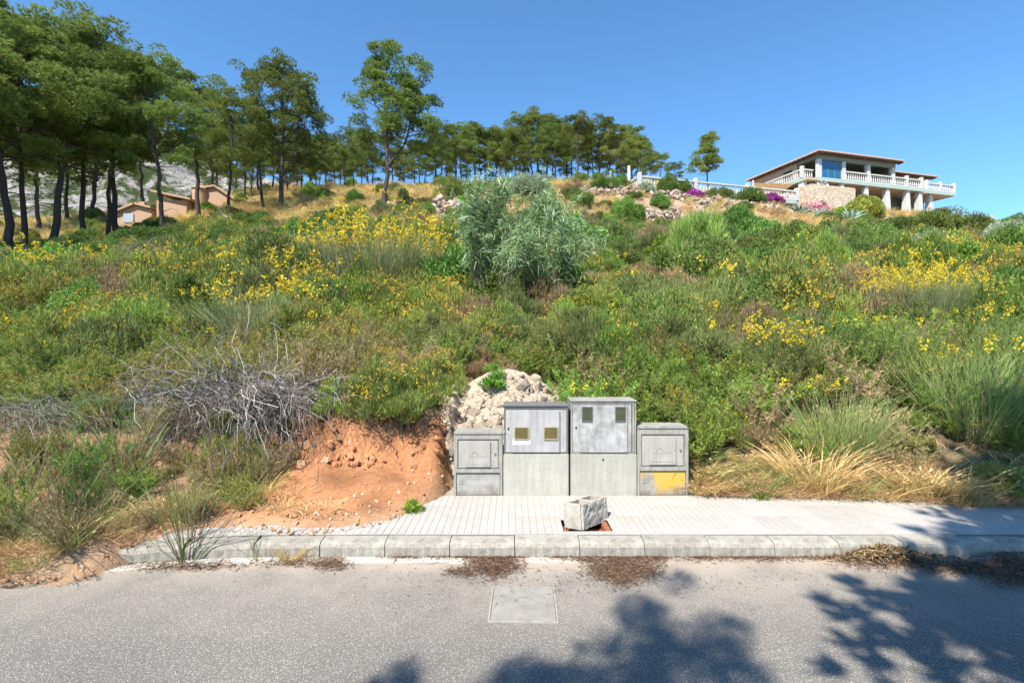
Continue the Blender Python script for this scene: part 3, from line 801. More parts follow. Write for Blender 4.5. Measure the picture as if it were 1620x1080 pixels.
G1 = [(.085, .15, .028), (.06, .115, .022), (.125, .19, .04), (.10, .14, .035)]
G2 = [(.10, .14, .038), (.08, .115, .03), (.14, .175, .052), (.14, .14, .05)]
PROTO = {}
def proto(k, v=0):
    if (k, v) in PROTO: return PROTO[(k, v)]
    s = 100 + hash(k) % 1 + v * 13 + sum(map(ord, k))
    f = {
        'lentisk': lambda: dome_shrub(s, 1, 1, .8, 15000, (.065, .034), G1, None, 34, (.2, .36), .6),
        'maquis': lambda: dome_shrub(s, 1, 1, .75, 15000, (.06, .022), G2 + G1[:2], None, 30, (.2, .4), .5, .4),
        'rosemary': lambda: dome_shrub(s, 1, 1, .8, 18000, (.075, .013), [(.085, .115, .035), (.12, .15, .045), (.065, .085, .03), (.15, .13, .06)], None, 40, (.15, .3), .4, .9, needle=True, spread=.5),
        'yellow_scrub': lambda: dome_shrub(s, 1, 1, .85, 15000, (.07, .014), [(.12, .155, .035), (.16, .185, .042), (.09, .125, .03), (.19, .15, .055), (.12, .19, .04)], None, 46, (.13, .28), .35, 1.0, needle=True, spread=.5, flowers=(260, .028, ((.6, .45, .05), (.5, .34, .05), (.42, .28, .07), (.66, .5, .06)), .2)),
        'fresh_scrub': lambda: dome_shrub(s, 1, 1, .9, 15000, (.085, .013), [(.13, .19, .035), (.17, .23, .05), (.09, .14, .03)], None, 36, (.13, .28), .35, 1.1, needle=True, spread=.45, flowers=(140, .03, ((.6, .42, .05), (.66, .5, .06)), .2)),
        'brown_scrub': lambda: dome_shrub(s, 1, 1, .75, 12000, (.06, .011), [(.2, .14, .08), (.26, .17, .10), (.14, .1, .06), (.15, .14, .06)], None, 34, (.15, .3), .35, .8, needle=True, spread=.5, twigcol=(.2, .16, .12), twigs=90),
        'grey_shrub': lambda: dome_shrub(s, 1, 1, .75, 15000, (.065, .02), [(.2, .25, .17), (.16, .2, .13), (.26, .3, .22), (.11, .15, .08)], None, 34, (.18, .34), .5, .5),
        'sapling': lambda: dome_shrub(s, .75, .75, 1.25, 28000, (.12, .012), [(.155, .215, .05), (.12, .175, .04), (.21, .26, .075)], None, 46, (.14, .25), .3, 1.3, needle=True, spread=.4),
        'cypress': lambda: dome_shrub(s, .42, .42, 1.2, 12000, (.06, .018), [(.045, .075, .022), (.06, .095, .025), (.08, .11, .03)], None, 26, (.16, .3), .4, 1.0, needle=True),
        'bright': lambda: dome_shrub(s, 1, 1, .75, 16000, (.075, .036), [(.10, .19, .022), (.14, .25, .03), (.07, .14, .018), (.17, .27, .045)], None, 38, (.18, .33), .62),
        'yellowgreen': lambda: dome_shrub(s, 1, 1, .9, 14000, (.1, .05), [(.24, .27, .05), (.13, .19, .03), (.32, .31, .08)], None, 34, (.18, .33), .6),
        'redhedge': lambda: dome_shrub(s, 1, 1, .6, 13000, (.06, .03), [(.2, .09, .05), (.13, .11, .035), (.16, .07, .045), (.10, .13, .04)], None, 34, (.18, .33), .5),
        'bougainvillea': lambda: dome_shrub(s, 1, .7, .6, 9000, (.09, .06), [(.32, .035, .28), (.42, .06, .36), (.24, .03, .2), (.07, .1, .03)], [.35, .3, .2, .15], 26, (.2, .36), .4, 0),
        'oleander': lambda: dome_shrub(s, 1, .8, .7, 9000, (.1, .05), [(.6, .3, .4), (.5, .22, .32), (.1, .15, .05)], [.4, .25, .35], 26, (.2, .36), .4, .3),
        'broom_full': lambda: broom(s, 2.0, 1.75, 2200, 1900, .045, .0045, base=.62, lean=.35),
        'broom_mid': lambda: broom(s, 1.2, .8, 560, 260, .042, .0036, base=.4),
        'broom_few': lambda: broom(s, 1.1, .65, 520, 30, .04, .0034, base=.45, lean=.5, cols=((.14, .205, .065), (.18, .24, .085), (.115, .17, .05), (.24, .24, .1))),
        'broom_sparse': lambda: broom(s, 1.0, .5, 34, 0, .03, .0042, base=.12, lean=.75, cols=((.12, .17, .06), (.16, .19, .08), (.17, .13, .07))),
        'weed': lambda: broom(s, .8, .28, 16, 0, .03, .0032, base=.1, lean=.5, cols=((.13, .18, .07), (.2, .17, .09), (.15, .11, .07))),
        'drygrass': lambda: grass_clump(s, 150, .5, .2, heads=30),
        'goldgrass': lambda: grass_clump(s, 260, .85, .2, ((.42, .31, .12), (.5, .38, .17), (.33, .24, .09)), .006, .5, 70),
        'greengrass': lambda: grass_clump(s, 170, .55, .22, ((.17, .21, .07), (.22, .24, .09), (.32, .27, .12), (.13, .16, .06)), .005, .4, 12),
        'shortdry': lambda: grass_clump(s, 110, .22, .2, ((.36, .25, .12), (.44, .32, .17), (.27, .19, .1), (.3, .22, .12)), .005, .6, 0, .9),
        'herb_yellow': lambda: herb(s, cols=((.14, .18, .04), (.18, .21, .05), (.22, .2, .07), (.1, .14, .03)), flo=42, fcols=((.6, .43, .05), (.66, .5, .06), (.5, .32, .06), (.4, .26, .08)), fs=.018),
        'herb_fresh': lambda: herb(s, cols=((.13, .2, .035), (.18, .26, .05), (.1, .16, .03), (.2, .24, .07)), flo=6, leaf=(.055, .009)),
        'herb_dry': lambda: herb(s, n=60, cols=((.28, .22, .12), (.34, .26, .15), (.22, .165, .1), (.2, .19, .08)), per=20, flo=0, stemcol=((.3, .24, .15), (.22, .17, .11))),
        'herb_dark': lambda: herb(s, n=80, cols=((.075, .12, .03), (.1, .145, .035), (.14, .18, .05)), leaf=(.05, .011), per=38),
        'herb_orange': lambda: herb(s, cols=((.17, .18, .05), (.22, .19, .07), (.26, .18, .08)), flo=70, fcols=((.5, .32, .07), (.42, .25, .08), (.58, .42, .08)), fs=.016, per=26),
        'tangle': lambda: dead_tangle(s),
        'agave': lambda: agave(s),
        'oleander_seedling': lambda: dome_shrub(s, .25, .25, .6, 520, (.14, .026), [(.14, .23, .035), (.19, .28, .05), (.1, .17, .03)], None, 10, (.15, .3), .3, 1.2, twigs=14),
        'palm': lambda: grass_clump(s, 120, 1.3, .1, ((.12, .18, .06), (.16, .2, .08), (.22, .22, .1)), .05, .7, 0, 1.6),
    }[k]
    PROTO[(k, v)] = f(); return PROTO[(k, v)]
def put(name, k, v, loc, rz, sc, label, cat, group=None, tilt=(0, 0)):
    r = empty(name, loc, (tilt[0], tilt[1], rz), sc)
    tag(r, label, cat, group)
    for pn, me, mt in proto(k, v):
        o = obj(pn, me, M[mt], r)
        if pn == 'flowers': o['kind'] = 'stuff'
    return r
# scattered ground cover that nobody could count: instances on points
def scatter(name, pts, rz, sc, idx, protos, tilt=None):
    me = bpy.data.meshes.new(name); me.vertices.add(len(pts)); me.vertices.foreach_set('co', np.asarray(pts, np.float32).ravel())
    n = len(pts)
    rot = np.zeros((n, 3), np.float32); rot[:, 2] = rz
    if tilt is not None: rot[:, :2] = tilt
    a = me.attributes.new('rot', 'FLOAT_VECTOR', 'POINT'); a.data.foreach_set('vector', rot.ravel())
    a = me.attributes.new('scl', 'FLOAT_VECTOR', 'POINT'); a.data.foreach_set('vector', np.asarray(sc, np.float32).ravel())
    a = me.attributes.new('idx', 'INT', 'POINT'); a.data.foreach_set('value', np.asarray(idx, np.int32))
    me.update()
    o = obj(name, me); tag(o, kind='stuff')
    col = bpy.data.collections.new(name + '_kinds')
    for j, parts in enumerate(protos):
        # one object per prototype: join its parts
        Vs = []; 
        ob = bpy.data.objects.new('%s_kind_%02d' % (name, j), join_parts(parts))
        col.objects.link(ob)
    ng = bpy.data.node_groups.new(name, 'GeometryNodeTree')
    ng.interface.new_socket('Geometry', in_out='INPUT', socket_type='NodeSocketGeometry')
    ng.interface.new_socket('Geometry', in_out='OUTPUT', socket_type='NodeSocketGeometry')
    gi = ng.nodes.new('NodeGroupInput'); go = ng.nodes.new('NodeGroupOutput')
    ci = ng.nodes.new('GeometryNodeCollectionInfo'); ci.inputs['Collection'].default_value = col
    ci.inputs['Separate Children'].default_value = True; ci.inputs['Reset Children'].default_value = True
    ip = ng.nodes.new('GeometryNodeInstanceOnPoints'); ip.inputs['Pick Instance'].default_value = True
    def na(nm, ty):
        q = ng.nodes.new('GeometryNodeInputNamedAttribute'); q.data_type = ty; q.inputs['Name'].default_value = nm; return q.outputs[0]
    L = ng.links
    L.new(gi.outputs[0], ip.inputs['Points']); L.new(ci.outputs[0], ip.inputs['Instance'])
    L.new(na('idx', 'INT'), ip.inputs['Instance Index'])
    e2r = ng.nodes.new('FunctionNodeEulerToRotation'); L.new(na('rot', 'FLOAT_VECTOR'), e2r.inputs[0]); L.new(e2r.outputs[0], ip.inputs['Rotation'])
    L.new(na('scl', 'FLOAT_VECTOR'), ip.inputs['Scale']); L.new(ip.outputs[0], go.inputs[0])
    md = o.modifiers.new('scatter', 'NODES'); md.node_group = ng
    return o
_joined = {}
def join_parts(parts):
    if len(parts) == 1 or (len(parts) == 2 and len(parts[1][1].polygons) > 8000):      # leaf mass alone is enough, shared with the single shrubs
        pn, me, mt = parts[-1]
        if not me.materials: me.materials.append(M[mt])
        return me
    key = tuple(p[1].name for p in parts)
    if key in _joined: return _joined[key]
    Vs = []; Ts = []; Cs = []; mi = []; o = 0
    for pn, me, mt in parts:
        nv = len(me.vertices); v = np.empty(nv * 3, np.float32); me.vertices.foreach_get('co', v)
        li = np.empty(len(me.loops), np.int32); me.loops.foreach_get('vertex_index', li)
        c = np.empty(nv * 4, np.float32); me.color_attributes['Col'].data.foreach_get('color', c)
        Vs.append(v.reshape(-1, 3)); Ts.append(li.reshape(-1, 3) + o); Cs.append(c.reshape(-1, 4)[:, :3]); mi.append(np.full(len(li) // 3, len(mi), np.int32)); o += nv
    me = mesh_np('kind', np.concatenate(Vs), np.concatenate(Ts), np.concatenate(Cs))
    me.polygons.foreach_set('material_index', np.concatenate(mi))
    for pn, m0, mt in parts: me.materials.append(M[mt])
    _joined[key] = me; return me

# ------------------------------------------------------------------ meter cabinets, cinder block, manhole
M['grp'] = mat_concrete('aged_grey_resin', (.40, .383, .343), (.29, .277, .243), 9, .35, .7, .03)
M['grp_door'] = mat_concrete('pale_grey_resin', (.42, .405, .37), (.35, .337, .305), 7, .2, .6, .02)
M['steel'] = mat_concrete('grey_painted_steel', (.47, .465, .46), (.39, .385, .385), 4, .3, .5, .02)
M['steel_worn'] = mat_concrete('blotched_pale_resin', (.49, .485, .475), (.26, .255, .25), 9, .25, .6, .02)
M['steel_dark'] = mat_plain('dark_grey_trim', (.13, .13, .13), (.2, .19, .18), 20, .6)
M['plinth'] = mat_concrete('cast_cement', (.455, .44, .39), (.40, .385, .33), 5, .2, .85, .04)
M['dark'] = mat_plain('black_hole', (.012, .012, .012), rough=.9, var=0)
M['mica_brown'] = mat_plain('yellowed_window', (.16, .125, .045), (.11, .09, .035), 14, .25, .5, .05, var=.04)
M['mica_dark'] = mat_plain('dark_olive_window', (.06, .06, .038), (.09, .088, .06), 14, .3, .5, .05, var=.04)
M['mica_rim'] = mat_plain('yellowed_rim', (.42, .36, .2), (.3, .25, .13), 14, .5, var=0)
M['dark_rim'] = mat_plain('grey_rim', (.16, .16, .14), (.1, .1, .09), 14, .5, var=0)
def mat_stained(name, base, dark, paint=None):
    """cement panel, dirt rising from its foot, optional flaking yellow paint from above"""
    m, nt, out = new_mat(name); v = coords(nt)
    n1 = noise(nt, v, 9, 7, .7); n2 = noise(nt, v, 55, 4, .7)
    sx = nd(nt, 'ShaderNodeSeparateXYZ'); nt.links.new(v, sx.inputs[0])
    c = mixc(nt, ramp(nt, n1, [(.35, 0.), (.65, 1.)]), base, dark)
    if paint:
        mp = nd(nt, 'ShaderNodeMapping'); mp.inputs['Scale'].default_value = (1, 1, .35); nt.links.new(v, mp.inputs['Vector'])
        n3 = noise(nt, mp.outputs[0], 13, 5, .6, .3)
        mr = nd(nt, 'ShaderNodeMapRange'); mr.inputs[1].default_value = .16; mr.inputs[2].default_value = .34; mr.inputs[3].default_value = -.22; mr.inputs[4].default_value = .25
        nt.links.new(sx.outputs[2], mr.inputs[0])
        xr = nd(nt, 'ShaderNodeMapRange'); xr.inputs[1].default_value = .16; xr.inputs[2].default_value = .2; xr.inputs[3].default_value = -.35; nt.links.new(sx.outputs[0], xr.inputs[0])
        xr.inputs[4].default_value = 0
        a1 = nd(nt, 'ShaderNodeMath', operation='ADD'); nt.links.new(n3, a1.inputs[0]); nt.links.new(mr.outputs[0], a1.inputs[1])
        a2 = nd(nt, 'ShaderNodeMath', operation='ADD'); nt.links.new(a1.outputs[0], a2.inputs[0]); nt.links.new(xr.outputs[0], a2.inputs[1])
        pc = mixc(nt, ramp(nt, n1, [(.4, 0.), (.6, 1.)]), (.62, .36, .02), (.5, .36, .08))
        c = mixc(nt, ramp(nt, a2.outputs[0], [(.2, 0.), (.42, .9)]), c, pc)
    mr2 = nd(nt, 'ShaderNodeMapRange'); mr2.inputs[1].default_value = .12; mr2.inputs[2].default_value = .24; mr2.inputs[3].default_value = .75; mr2.inputs[4].default_value = 0; nt.links.new(sx.outputs[2], mr2.inputs[0])
    dm = nd(nt, 'ShaderNodeMath', operation='MULTIPLY'); nt.links.new(mr2.outputs[0], dm.inputs[0]); nt.links.new(ramp(nt, n1, [(.35, .3), (.6, 1.)]), dm.inputs[1])
    c = mixc(nt, dm.outputs[0], c, (.16, .13, .1))
    principled(nt, out, c, .85, .2, bump(nt, n2, .3, .003)); return m
M['panel_l'] = mat_stained('stained_grey_panel', (.40, .39, .37), (.27, .26, .24))
M['panel_r'] = mat_stained('flaking_yellow_panel', (.38, .36, .33), (.24, .21, .18), True)
YC = 5.06
def small_cabinet(x0, x1, ztop, label, panelmat):
    W = x1 - x0; z0 = ZP
    r = tag(empty('meter_cabinet', (x0, YC, 0)), label, 'meter cabinet')
    k = W / .475
    hgt = ztop - z0
    zl = z0 + hgt * .36          # ledge
    D = .24
    zd0, zd1 = z0 + hgt * .415, z0 + hgt * .885
    dx0, dx1 = .075 * W, .925 * W
    # body: frame pieces round the two recesses, so the recesses are real
    bm = bmesh.new()
    def bx(a0, a1, b0, b1, c0, c1):
        g = bmesh.ops.create_cube(bm, size=1)['verts']
        for v in g: v.co = Vector((a0 + (v.co.x + .5) * (a1 - a0), b0 + (v.co.y + .5) * (b1 - b0), c0 + (v.co.z + .5) * (c1 - c0)))
    e = .045 * W
    bx(0, e, 0, D, z0 - .03, ztop - .03); bx(W - e, W, 0, D, z0 - .03, ztop - .03)
    bx(e, W - e, .02, D, z0 - .03, zl - .001)           # recessed lower field
    bx(e, W - e, -.004, D, zl, zd0)                     # ledge
    bx(e, dx0, .001, D, zd0, zd1); bx(dx1, W - e, .001, D, zd0, zd1)
    bx(dx0, dx1, .02, D, zd0 + .0005, zd1 - .0005)
    bx(e, W - e, .001, D, zd1, ztop - .03)
    me = bpy.data.meshes.new('housing'); bm.to_mesh(me); bm.free()
    obj('housing', me, M['grp'], r)
    box('lid', r, M['grp'], -.004, W + .004, -.008, D + .01, ztop - .032, ztop, .013)
    box('lower_panel', r, panelmat, e + .004, W - e - .004, .012, .0195, z0 + .004, zl - .012)
    d = box('door', r, M['grp_door'], dx0 + .008, dx1 - .008, .008, .0195, zd0 + .008, zd1 - .012, .003)
    px0, px1, pz0, pz1 = .235 * W, .755 * W, zd0 + .018, zd1 - .022
    rp = box('raised_panel', d, M['grp_door'], px0, px1, -.008, .0075, pz0, pz1, .005)
    # faint moulded marks: an arc over a row of small ticks, too worn to read
    bm = bmesh.new()
    cx, cz = (px0 + px1) / 2, (pz0 + pz1) / 2
    pw = px1 - px0
    def tick(a0, a1, c0, c1):
        g = bmesh.ops.create_cube(bm, size=1)['verts']
        for v in g: v.co = Vector((a0 + (v.co.x + .5) * (a1 - a0), -.0105 + (v.co.y + .5) * .004, c0 + (v.co.z + .5) * (c1 - c0)))
    for i in range(9):
        t = i / 8; tick(cx - pw * .27 + t * pw * .26, cx - pw * .27 + t * pw * .26 + .012, cz + .03 * math.sin(t * PI) - .004, cz + .03 * math.sin(t * PI))
    for i in range(12): tick(cx - pw * .32 + i * pw * .054, cx - pw * .32 + i * pw * .054 + .008, cz - .022, cz - .014 + .003 * (i % 3 == 0))
    tick(px0 + .02, px1 - .02, pz0 + .033, pz0 + .035); tick(px1 - .055, px1 - .02, pz0 + .015, pz0 + .018)
    me = bpy.data.meshes.new('moulded_mark'); bm.to_mesh(me); bm.free(); obj('moulded_mark', me, M['grp_door'], d)
    lk = .88 * W; lz = (zd0 + zd1) / 2
    bm = bmesh.new(); bmesh.ops.create_cone(bm, cap_ends=True, segments=16, radius1=.011, radius2=.009, depth=.012, matrix=Matrix.Translation((lk - .03 * W, .004, lz)) @ Matrix.Rotation(PI / 2, 4, 'X'))
    me = bpy.data.meshes.new('lock'); bm.to_mesh(me); bm.free(); obj('lock', me, M['steel_dark'], d)
    # moulded knock-out on the lower field
    bm = bmesh.new()
    zk = z0 + (zl - z0) * .62
    for (a0, a1, c0, c1) in ((.05, .115, zk - .002, zk + .003), (.05, .115, zk - .03, zk - .027), (.08, .083, zk - .03, zk + .03)):
        g = bmesh.ops.create_cube(bm, size=1)['verts']
        for v in g: v.co = Vector(((a0 + (v.co.x + .5) * (a1 - a0)) * k, .009 + (v.co.y + .5) * .005, c0 + (v.co.z + .5) * (c1 - c0)))
    me = bpy.data.meshes.new('knock_out'); bm.to_mesh(me); bm.free(); obj('knock_out', me, M['grp'], r)
    return r
small_cabinet(-.568, -.093, .738, 'small grey resin meter cabinet at the left end, beside the rubble and red bank', M['panel_l'])
small_cabinet(1.224, 1.722, .793, 'small grey meter cabinet with flaking yellow paint on its lower panel', M['panel_r'])

def big_cabinet(x0, x1, ztop, label, mat, kind):
    W = x1 - x0; zp = .528; D = .3
    r = tag(empty('meter_cabinet', (x0, YC, 0)), label, 'meter cabinet')
    box('plinth', r, M['plinth'], -.004, W + .006, -.012, D + .06, ZP - .04, zp - .004, .008)
    bm = bmesh.new()
    def bx(a0, a1, b0, b1, c0, c1):
        g = bmesh.ops.create_cube(bm, size=1)['verts']
        for v in g: v.co = Vector((a0 + (v.co.x + .5) * (a1 - a0), b0 + (v.co.y + .5) * (b1 - b0), c0 + (v.co.z + .5) * (c1 - c0)))
    bx(0, W, .022, D, zp, ztop)
    fr = .012
    bx(0, fr, 0, .0215, zp, ztop); bx(W - fr, W, 0, .0215, zp, ztop); bx(fr, W - fr, 0, .0215, ztop - .022, ztop); bx(fr, W - fr, .002, .0215, zp, zp + .008)
    me = bpy.data.meshes.new('housing'); bm.to_mesh(me); bm.free(); obj('housing', me, M['steel_dark'] if kind == 0 else M['grp'], r)
    box('lid', r, M['steel_dark'] if kind == 0 else M['grp'], -.006, W + .006, -.012, D + .012, ztop + .001, ztop + .014, .004)
    if kind == 0:
        d = box('door', r, mat, fr + .003, W - fr - .003, .006, .021, zp + .011, ztop - .026, .002)
        a0, a1 = .125 * W, .868 * W; c0, c1 = zp + .011, ztop - .04
        box('raised_panel', d, mat, a0, a1, -.012, .0055, c0, c1, .004)
        yw = -.0125
        for cx in (.275 * W, .73 * W):
            wz0, wz1 = zp + (ztop - zp) * .31, zp + (ztop - zp) * .555
            w = box('inspection_window', d, M['mica_brown'], cx - .064, cx + .064, yw - .006, yw, wz0, wz1, .002)
            for (q0, q1, s0, s1) in ((cx - .07, cx - .0615, wz0 - .006, wz1 + .006), (cx + .0615, cx + .07, wz0 - .006, wz1 + .006), (cx - .0613, cx + .0613, wz1 - .001, wz1 + .006), (cx - .0613, cx + .0613, wz0 - .006, wz0 + .004)):
                box('window_rim', w, M['mica_rim'], q0, q1, yw - .009, yw - .0005, s0, s1)
        m, nt, out = new_mat('white_sticker'); v = coords(nt)
        n = noise(nt, v, 40, 3, .6); c = mixc(nt, ramp(nt, n, [(.45, 0.), (.6, .35)]), (.6, .6, .61), (.42, .46, .55)); principled(nt, out, c, .5, .3)
        st = box('sticker', d, m, .135 * W, .415 * W, yw - .002, yw - .0005, zp + (ztop - zp) * .185, zp + (ztop - zp) * .3)
        # faded printed line on the sticker
        box('keyhole', d, M['dark'], .06 * W, .06 * W + .016, .002, .0058, zp + (ztop - zp) * .5, zp + (ztop - zp) * .5 + .022, .002)
        bm = bmesh.new(); bmesh.ops.create_cone(bm, cap_ends=True, segments=14, radius1=.022, radius2=.022, depth=.012, matrix=Matrix.Translation((-.008, .0, zp + (ztop - zp) * .47)) @ Matrix.Rotation(PI / 2, 4, 'X'))
        me = bpy.data.meshes.new('latch_ring'); bm.to_mesh(me); bm.free(); obj('latch_ring', me, M['grp'], r)
    else:
        d = box('door', r, M['steel_worn'], fr + .003, W * .93, .006, .021, zp + .011, ztop - .026, .002)
        a0, a1 = .135 * W, .865 * W
        box('raised_panel', d, M['steel_worn'], a0, a1, -.013, .0055, zp + .011, ztop - .035, .004)
        box('hinge_rail', r, M['grp'], W * .945, W - fr - .003, .001, .021, zp + .011, ztop - .026, .002)
        yw = -.0135
        for cx in (.245 * W, .755 * W):
            wz0, wz1 = zp + (ztop - zp) * .63, zp + (ztop - zp) * .895
            w = box('inspection_window', d, M['mica_dark'], cx - .045, cx + .045, yw - .006, yw, wz0, wz1, .002)
            for (q0, q1, s0, s1) in ((cx - .052, cx - .0435, wz0 - .006, wz1 + .006), (cx + .0435, cx + .052, wz0 - .006, wz1 + .006), (cx - .0433, cx + .0433, wz1 - .001, wz1 + .006), (cx - .0433, cx + .0433, wz0 - .006, wz0 + .004)):
                box('window_rim', w, M['dark_rim'], q0, q1, yw - .008, yw - .0005, s0, s1)
        box('keyhole', d, M['dark'], .068 * W, .068 * W + .015, .002, .0058, zp + (ztop - zp) * .47, zp + (ztop - zp) * .47 + .022, .002)
        bm = bmesh.new(); bmesh.ops.create_cone(bm, cap_ends=True, segments=12, radius1=.009, radius2=.009, depth=.01, matrix=Matrix.Translation((W * .49, -.0125, zp - .058)) @ Matrix.Rotation(PI / 2, 4, 'X'))
        me = bpy.data.meshes.new('drain_hole'); bm.to_mesh(me); bm.free(); obj('drain_hole', me, M['dark'], r)
    return r
big_cabinet(-.08, .548, .985, 'tall grey steel cabinet with two yellowed windows and a white sticker', M['steel'], 0)
big_cabinet(.576, 1.212, 1.032, 'tallest cabinet, blotched pale grey door with two dark windows near its top', M['steel_worn'], 1)

def cinder_block():
    L, W, H = .395, .185, .195
    bm = bmesh.new()
    def bx(a0, a1, b0, b1, c0, c1):
        g = bmesh.ops.create_cube(bm, size=1)['verts']
        for v in g: v.co = Vector((a0 + (v.co.x + .5) * (a1 - a0), b0 + (v.co.y + .5) * (b1 - b0), c0 + (v.co.z + .5) * (c1 - c0)))
    # profile grid with two holes, made as one manifold mesh
    bm.free(); bm = bmesh.new()
    xs = [-L / 2, -L / 2 + .03, -.014, .014, L / 2 - .03, L / 2]; ys = [-W / 2, -W / 2 + .032, W / 2 - .032, W / 2]
    sub = 5
    def fine(v): 
        o = []
        for a, b in zip(v[:-1], v[1:]):
            n = max(1, int(round((b - a) / .018)))
            o += [a + (b - a) * i / n for i in range(n)]
        return o + [v[-1]]
    fx, fy = fine(xs), fine(ys)
    fz = [H * i / 9 for i in range(10)]
    hole = lambda x, y: (xs[1] < x < xs[2] or xs[3] < x < xs[4]) and ys[1] < y < ys[2]
    solid = {}
    for i in range(len(fx) - 1):
        for j in range(len(fy) - 1): solid[(i, j)] = not hole((fx[i] + fx[i + 1]) / 2, (fy[j] + fy[j + 1]) / 2)
    vt = {}
    rng = np.random.default_rng(5)
    def gv(i, j, k):
        if (i, j, k) not in vt:
            x, y, z = fx[i], fy[j], fz[k]
            outer = i in (0, len(fx) - 1) or j in (0, len(fy) - 1)
            nn = (fbm(np.array([x * 30 + z * 9]), np.array([y * 30 + z * 31]), 3)[0] - .5)
            edge_ = (i in (0, len(fx) - 1)) + (j in (0, len(fy) - 1)) + (k in (0, 9))
            x *= 1 - abs(nn) * .05 * edge_; y *= 1 - abs(nn) * .1 * edge_
            if j == 0: y += .012 * max(0, nn * 2 + .3) * (1.4 if z > .1 else .6)    # the rough broken long face
            if i == 0 and j == 0: x += .01; y += .01 + .02 * rng.random()
            z += nn * .006
            vt[(i, j, k)] = bm.verts.new((x, y, z))
        return vt[(i, j, k)]
    n, m = len(fx) - 1, len(fy) - 1
    for (i, j), s in solid.items():
        if not s: continue
        bm.faces.new([gv(i, j, 9), gv(i + 1, j, 9), gv(i + 1, j + 1, 9), gv(i, j + 1, 9)])
        bm.faces.new([gv(i, j + 1, 0), gv(i + 1, j + 1, 0), gv(i + 1, j, 0), gv(i, j, 0)])
        for k in range(9):
            if not solid.get((i - 1, j), False): bm.faces.new([gv(i, j + 1, k), gv(i, j, k), gv(i, j, k + 1), gv(i, j + 1, k + 1)])
            if not solid.get((i + 1, j), False): bm.faces.new([gv(i + 1, j, k), gv(i + 1, j + 1, k), gv(i + 1, j + 1, k + 1), gv(i + 1, j, k + 1)])
            if not solid.get((i, j - 1), False): bm.faces.new([gv(i, j, k), gv(i + 1, j, k), gv(i + 1, j, k + 1), gv(i, j, k + 1)])
            if not solid.get((i, j + 1), False): bm.faces.new([gv(i + 1, j + 1, k), gv(i, j + 1, k), gv(i, j + 1, k + 1), gv(i + 1, j + 1, k + 1)])
    me = bpy.data.meshes.new('cinder_block'); bm.to_mesh(me); bm.free()
    o = obj('cinder_block', me, mat_concrete('block_concrete', (.46, .43, .37), (.33, .30, .25), 14, 0, .95, 0))
    o.location = (.625, 4.335, .098); o.rotation_euler = (math.radians(-5), math.radians(3), math.radians(49))
    tag(o, 'hollow concrete block with two holes and a chipped side, tilted in a pavement hole', 'concrete block')
cinder_block()
# the broken hole in the pavement, lined with red brick
M['redbrick'] = mat_plain('red_clay_brick', (.4, .15, .075), (.26, .1, .055), 18, .9)
pit = tag(empty('brick_pit', (HOLE[0], HOLE[2], 0)), 'square pavement hole lined with broken red bricks under the concrete block', 'pavement hole')
hw, hd = HOLE[1] - HOLE[0], HOLE[3] - HOLE[2]
box('pit_floor', pit, M['bed'], -.05, hw + .05, -.03, hd + .05, -.25, .018)
for (a0, a1, b0, b1, zt) in ((.001, .2, .001, .045, .06), (.21, .33, .001, .045, .055), (.0, .045, .05, .17, .05), (.0, .045, .18, .299, .05), (hw - .05, hw - .003, .004, .14, .108), (hw - .05, hw - .003, .15, .297, .104), (.05, .2, hd - .045, hd - .003, .05), (.21, .36, hd - .045, hd - .003, .05)):
    box('brick', pit, M['redbrick'], a0, a1, b0, b1, .019, zt, .004)
# manhole cover on the road
man = tag(empty('manhole_cover', (.07, 3.2, .002), (0, 0, math.radians(-1.5))), 'square grey metal access cover set flush in the asphalt, half in tree shadow', 'manhole cover')
M['castiron'] = mat_concrete('worn_grey_iron', (.33, .31, .28), (.24, .225, .2), 9, 0, .6, .0)
M['castiron_rim'] = mat_concrete('pale_iron_rim', (.40, .37, .33), (.3, .27, .23), 9, 0, .6, .0)
box('cover_plate', man, M['castiron'], -.192, .192, -.202, .202, -.02, .0035, .002)
fo = .213
for (a0, a1, b0, b1) in ((-.205, -.195, -.2155, .2155), (.195, .205, -.2155, .2155), (-.1948, .1948, -.2155, -.2055), (-.1948, .1948, .2055, .2155)):
    box('frame_bar', man, M['castiron_rim'], a0, a1, b0, b1, -.02, .005)
bm = bmesh.new()
def _bx(a0, a1, b0, b1, c0, c1):
    g = bmesh.ops.create_cube(bm, size=1)['verts']
    for v in g: v.co = Vector((a0 + (v.co.x + .5) * (a1 - a0), b0 + (v.co.y + .5) * (b1 - b0), c0 + (v.co.z + .5) * (c1 - c0)))
for i in range(14):
    t = i / 13; _bx(-.065 + t * .13, -.053 + t * .13, .03 + .035 * math.sin(t * PI), .042 + .035 * math.sin(t * PI), .003, .007)
for i in range(9): _bx(-.062 + i * .014, -.053 + i * .014, .012, .026, .003, .0065)
for i, w in enumerate((1, 1, 0, 1, 1, 1, 0, 0, 1, 1, 0, 1, 1)):
    if w: _bx(-.095 + i * .0145, -.086 + i * .0145, -.188, -.166, .003, .0068)
me = bpy.data.meshes.new('cast_lettering'); bm.to_mesh(me); bm.free(); tag(obj('cast_lettering', me, M['castiron'], man), kind='stuff')

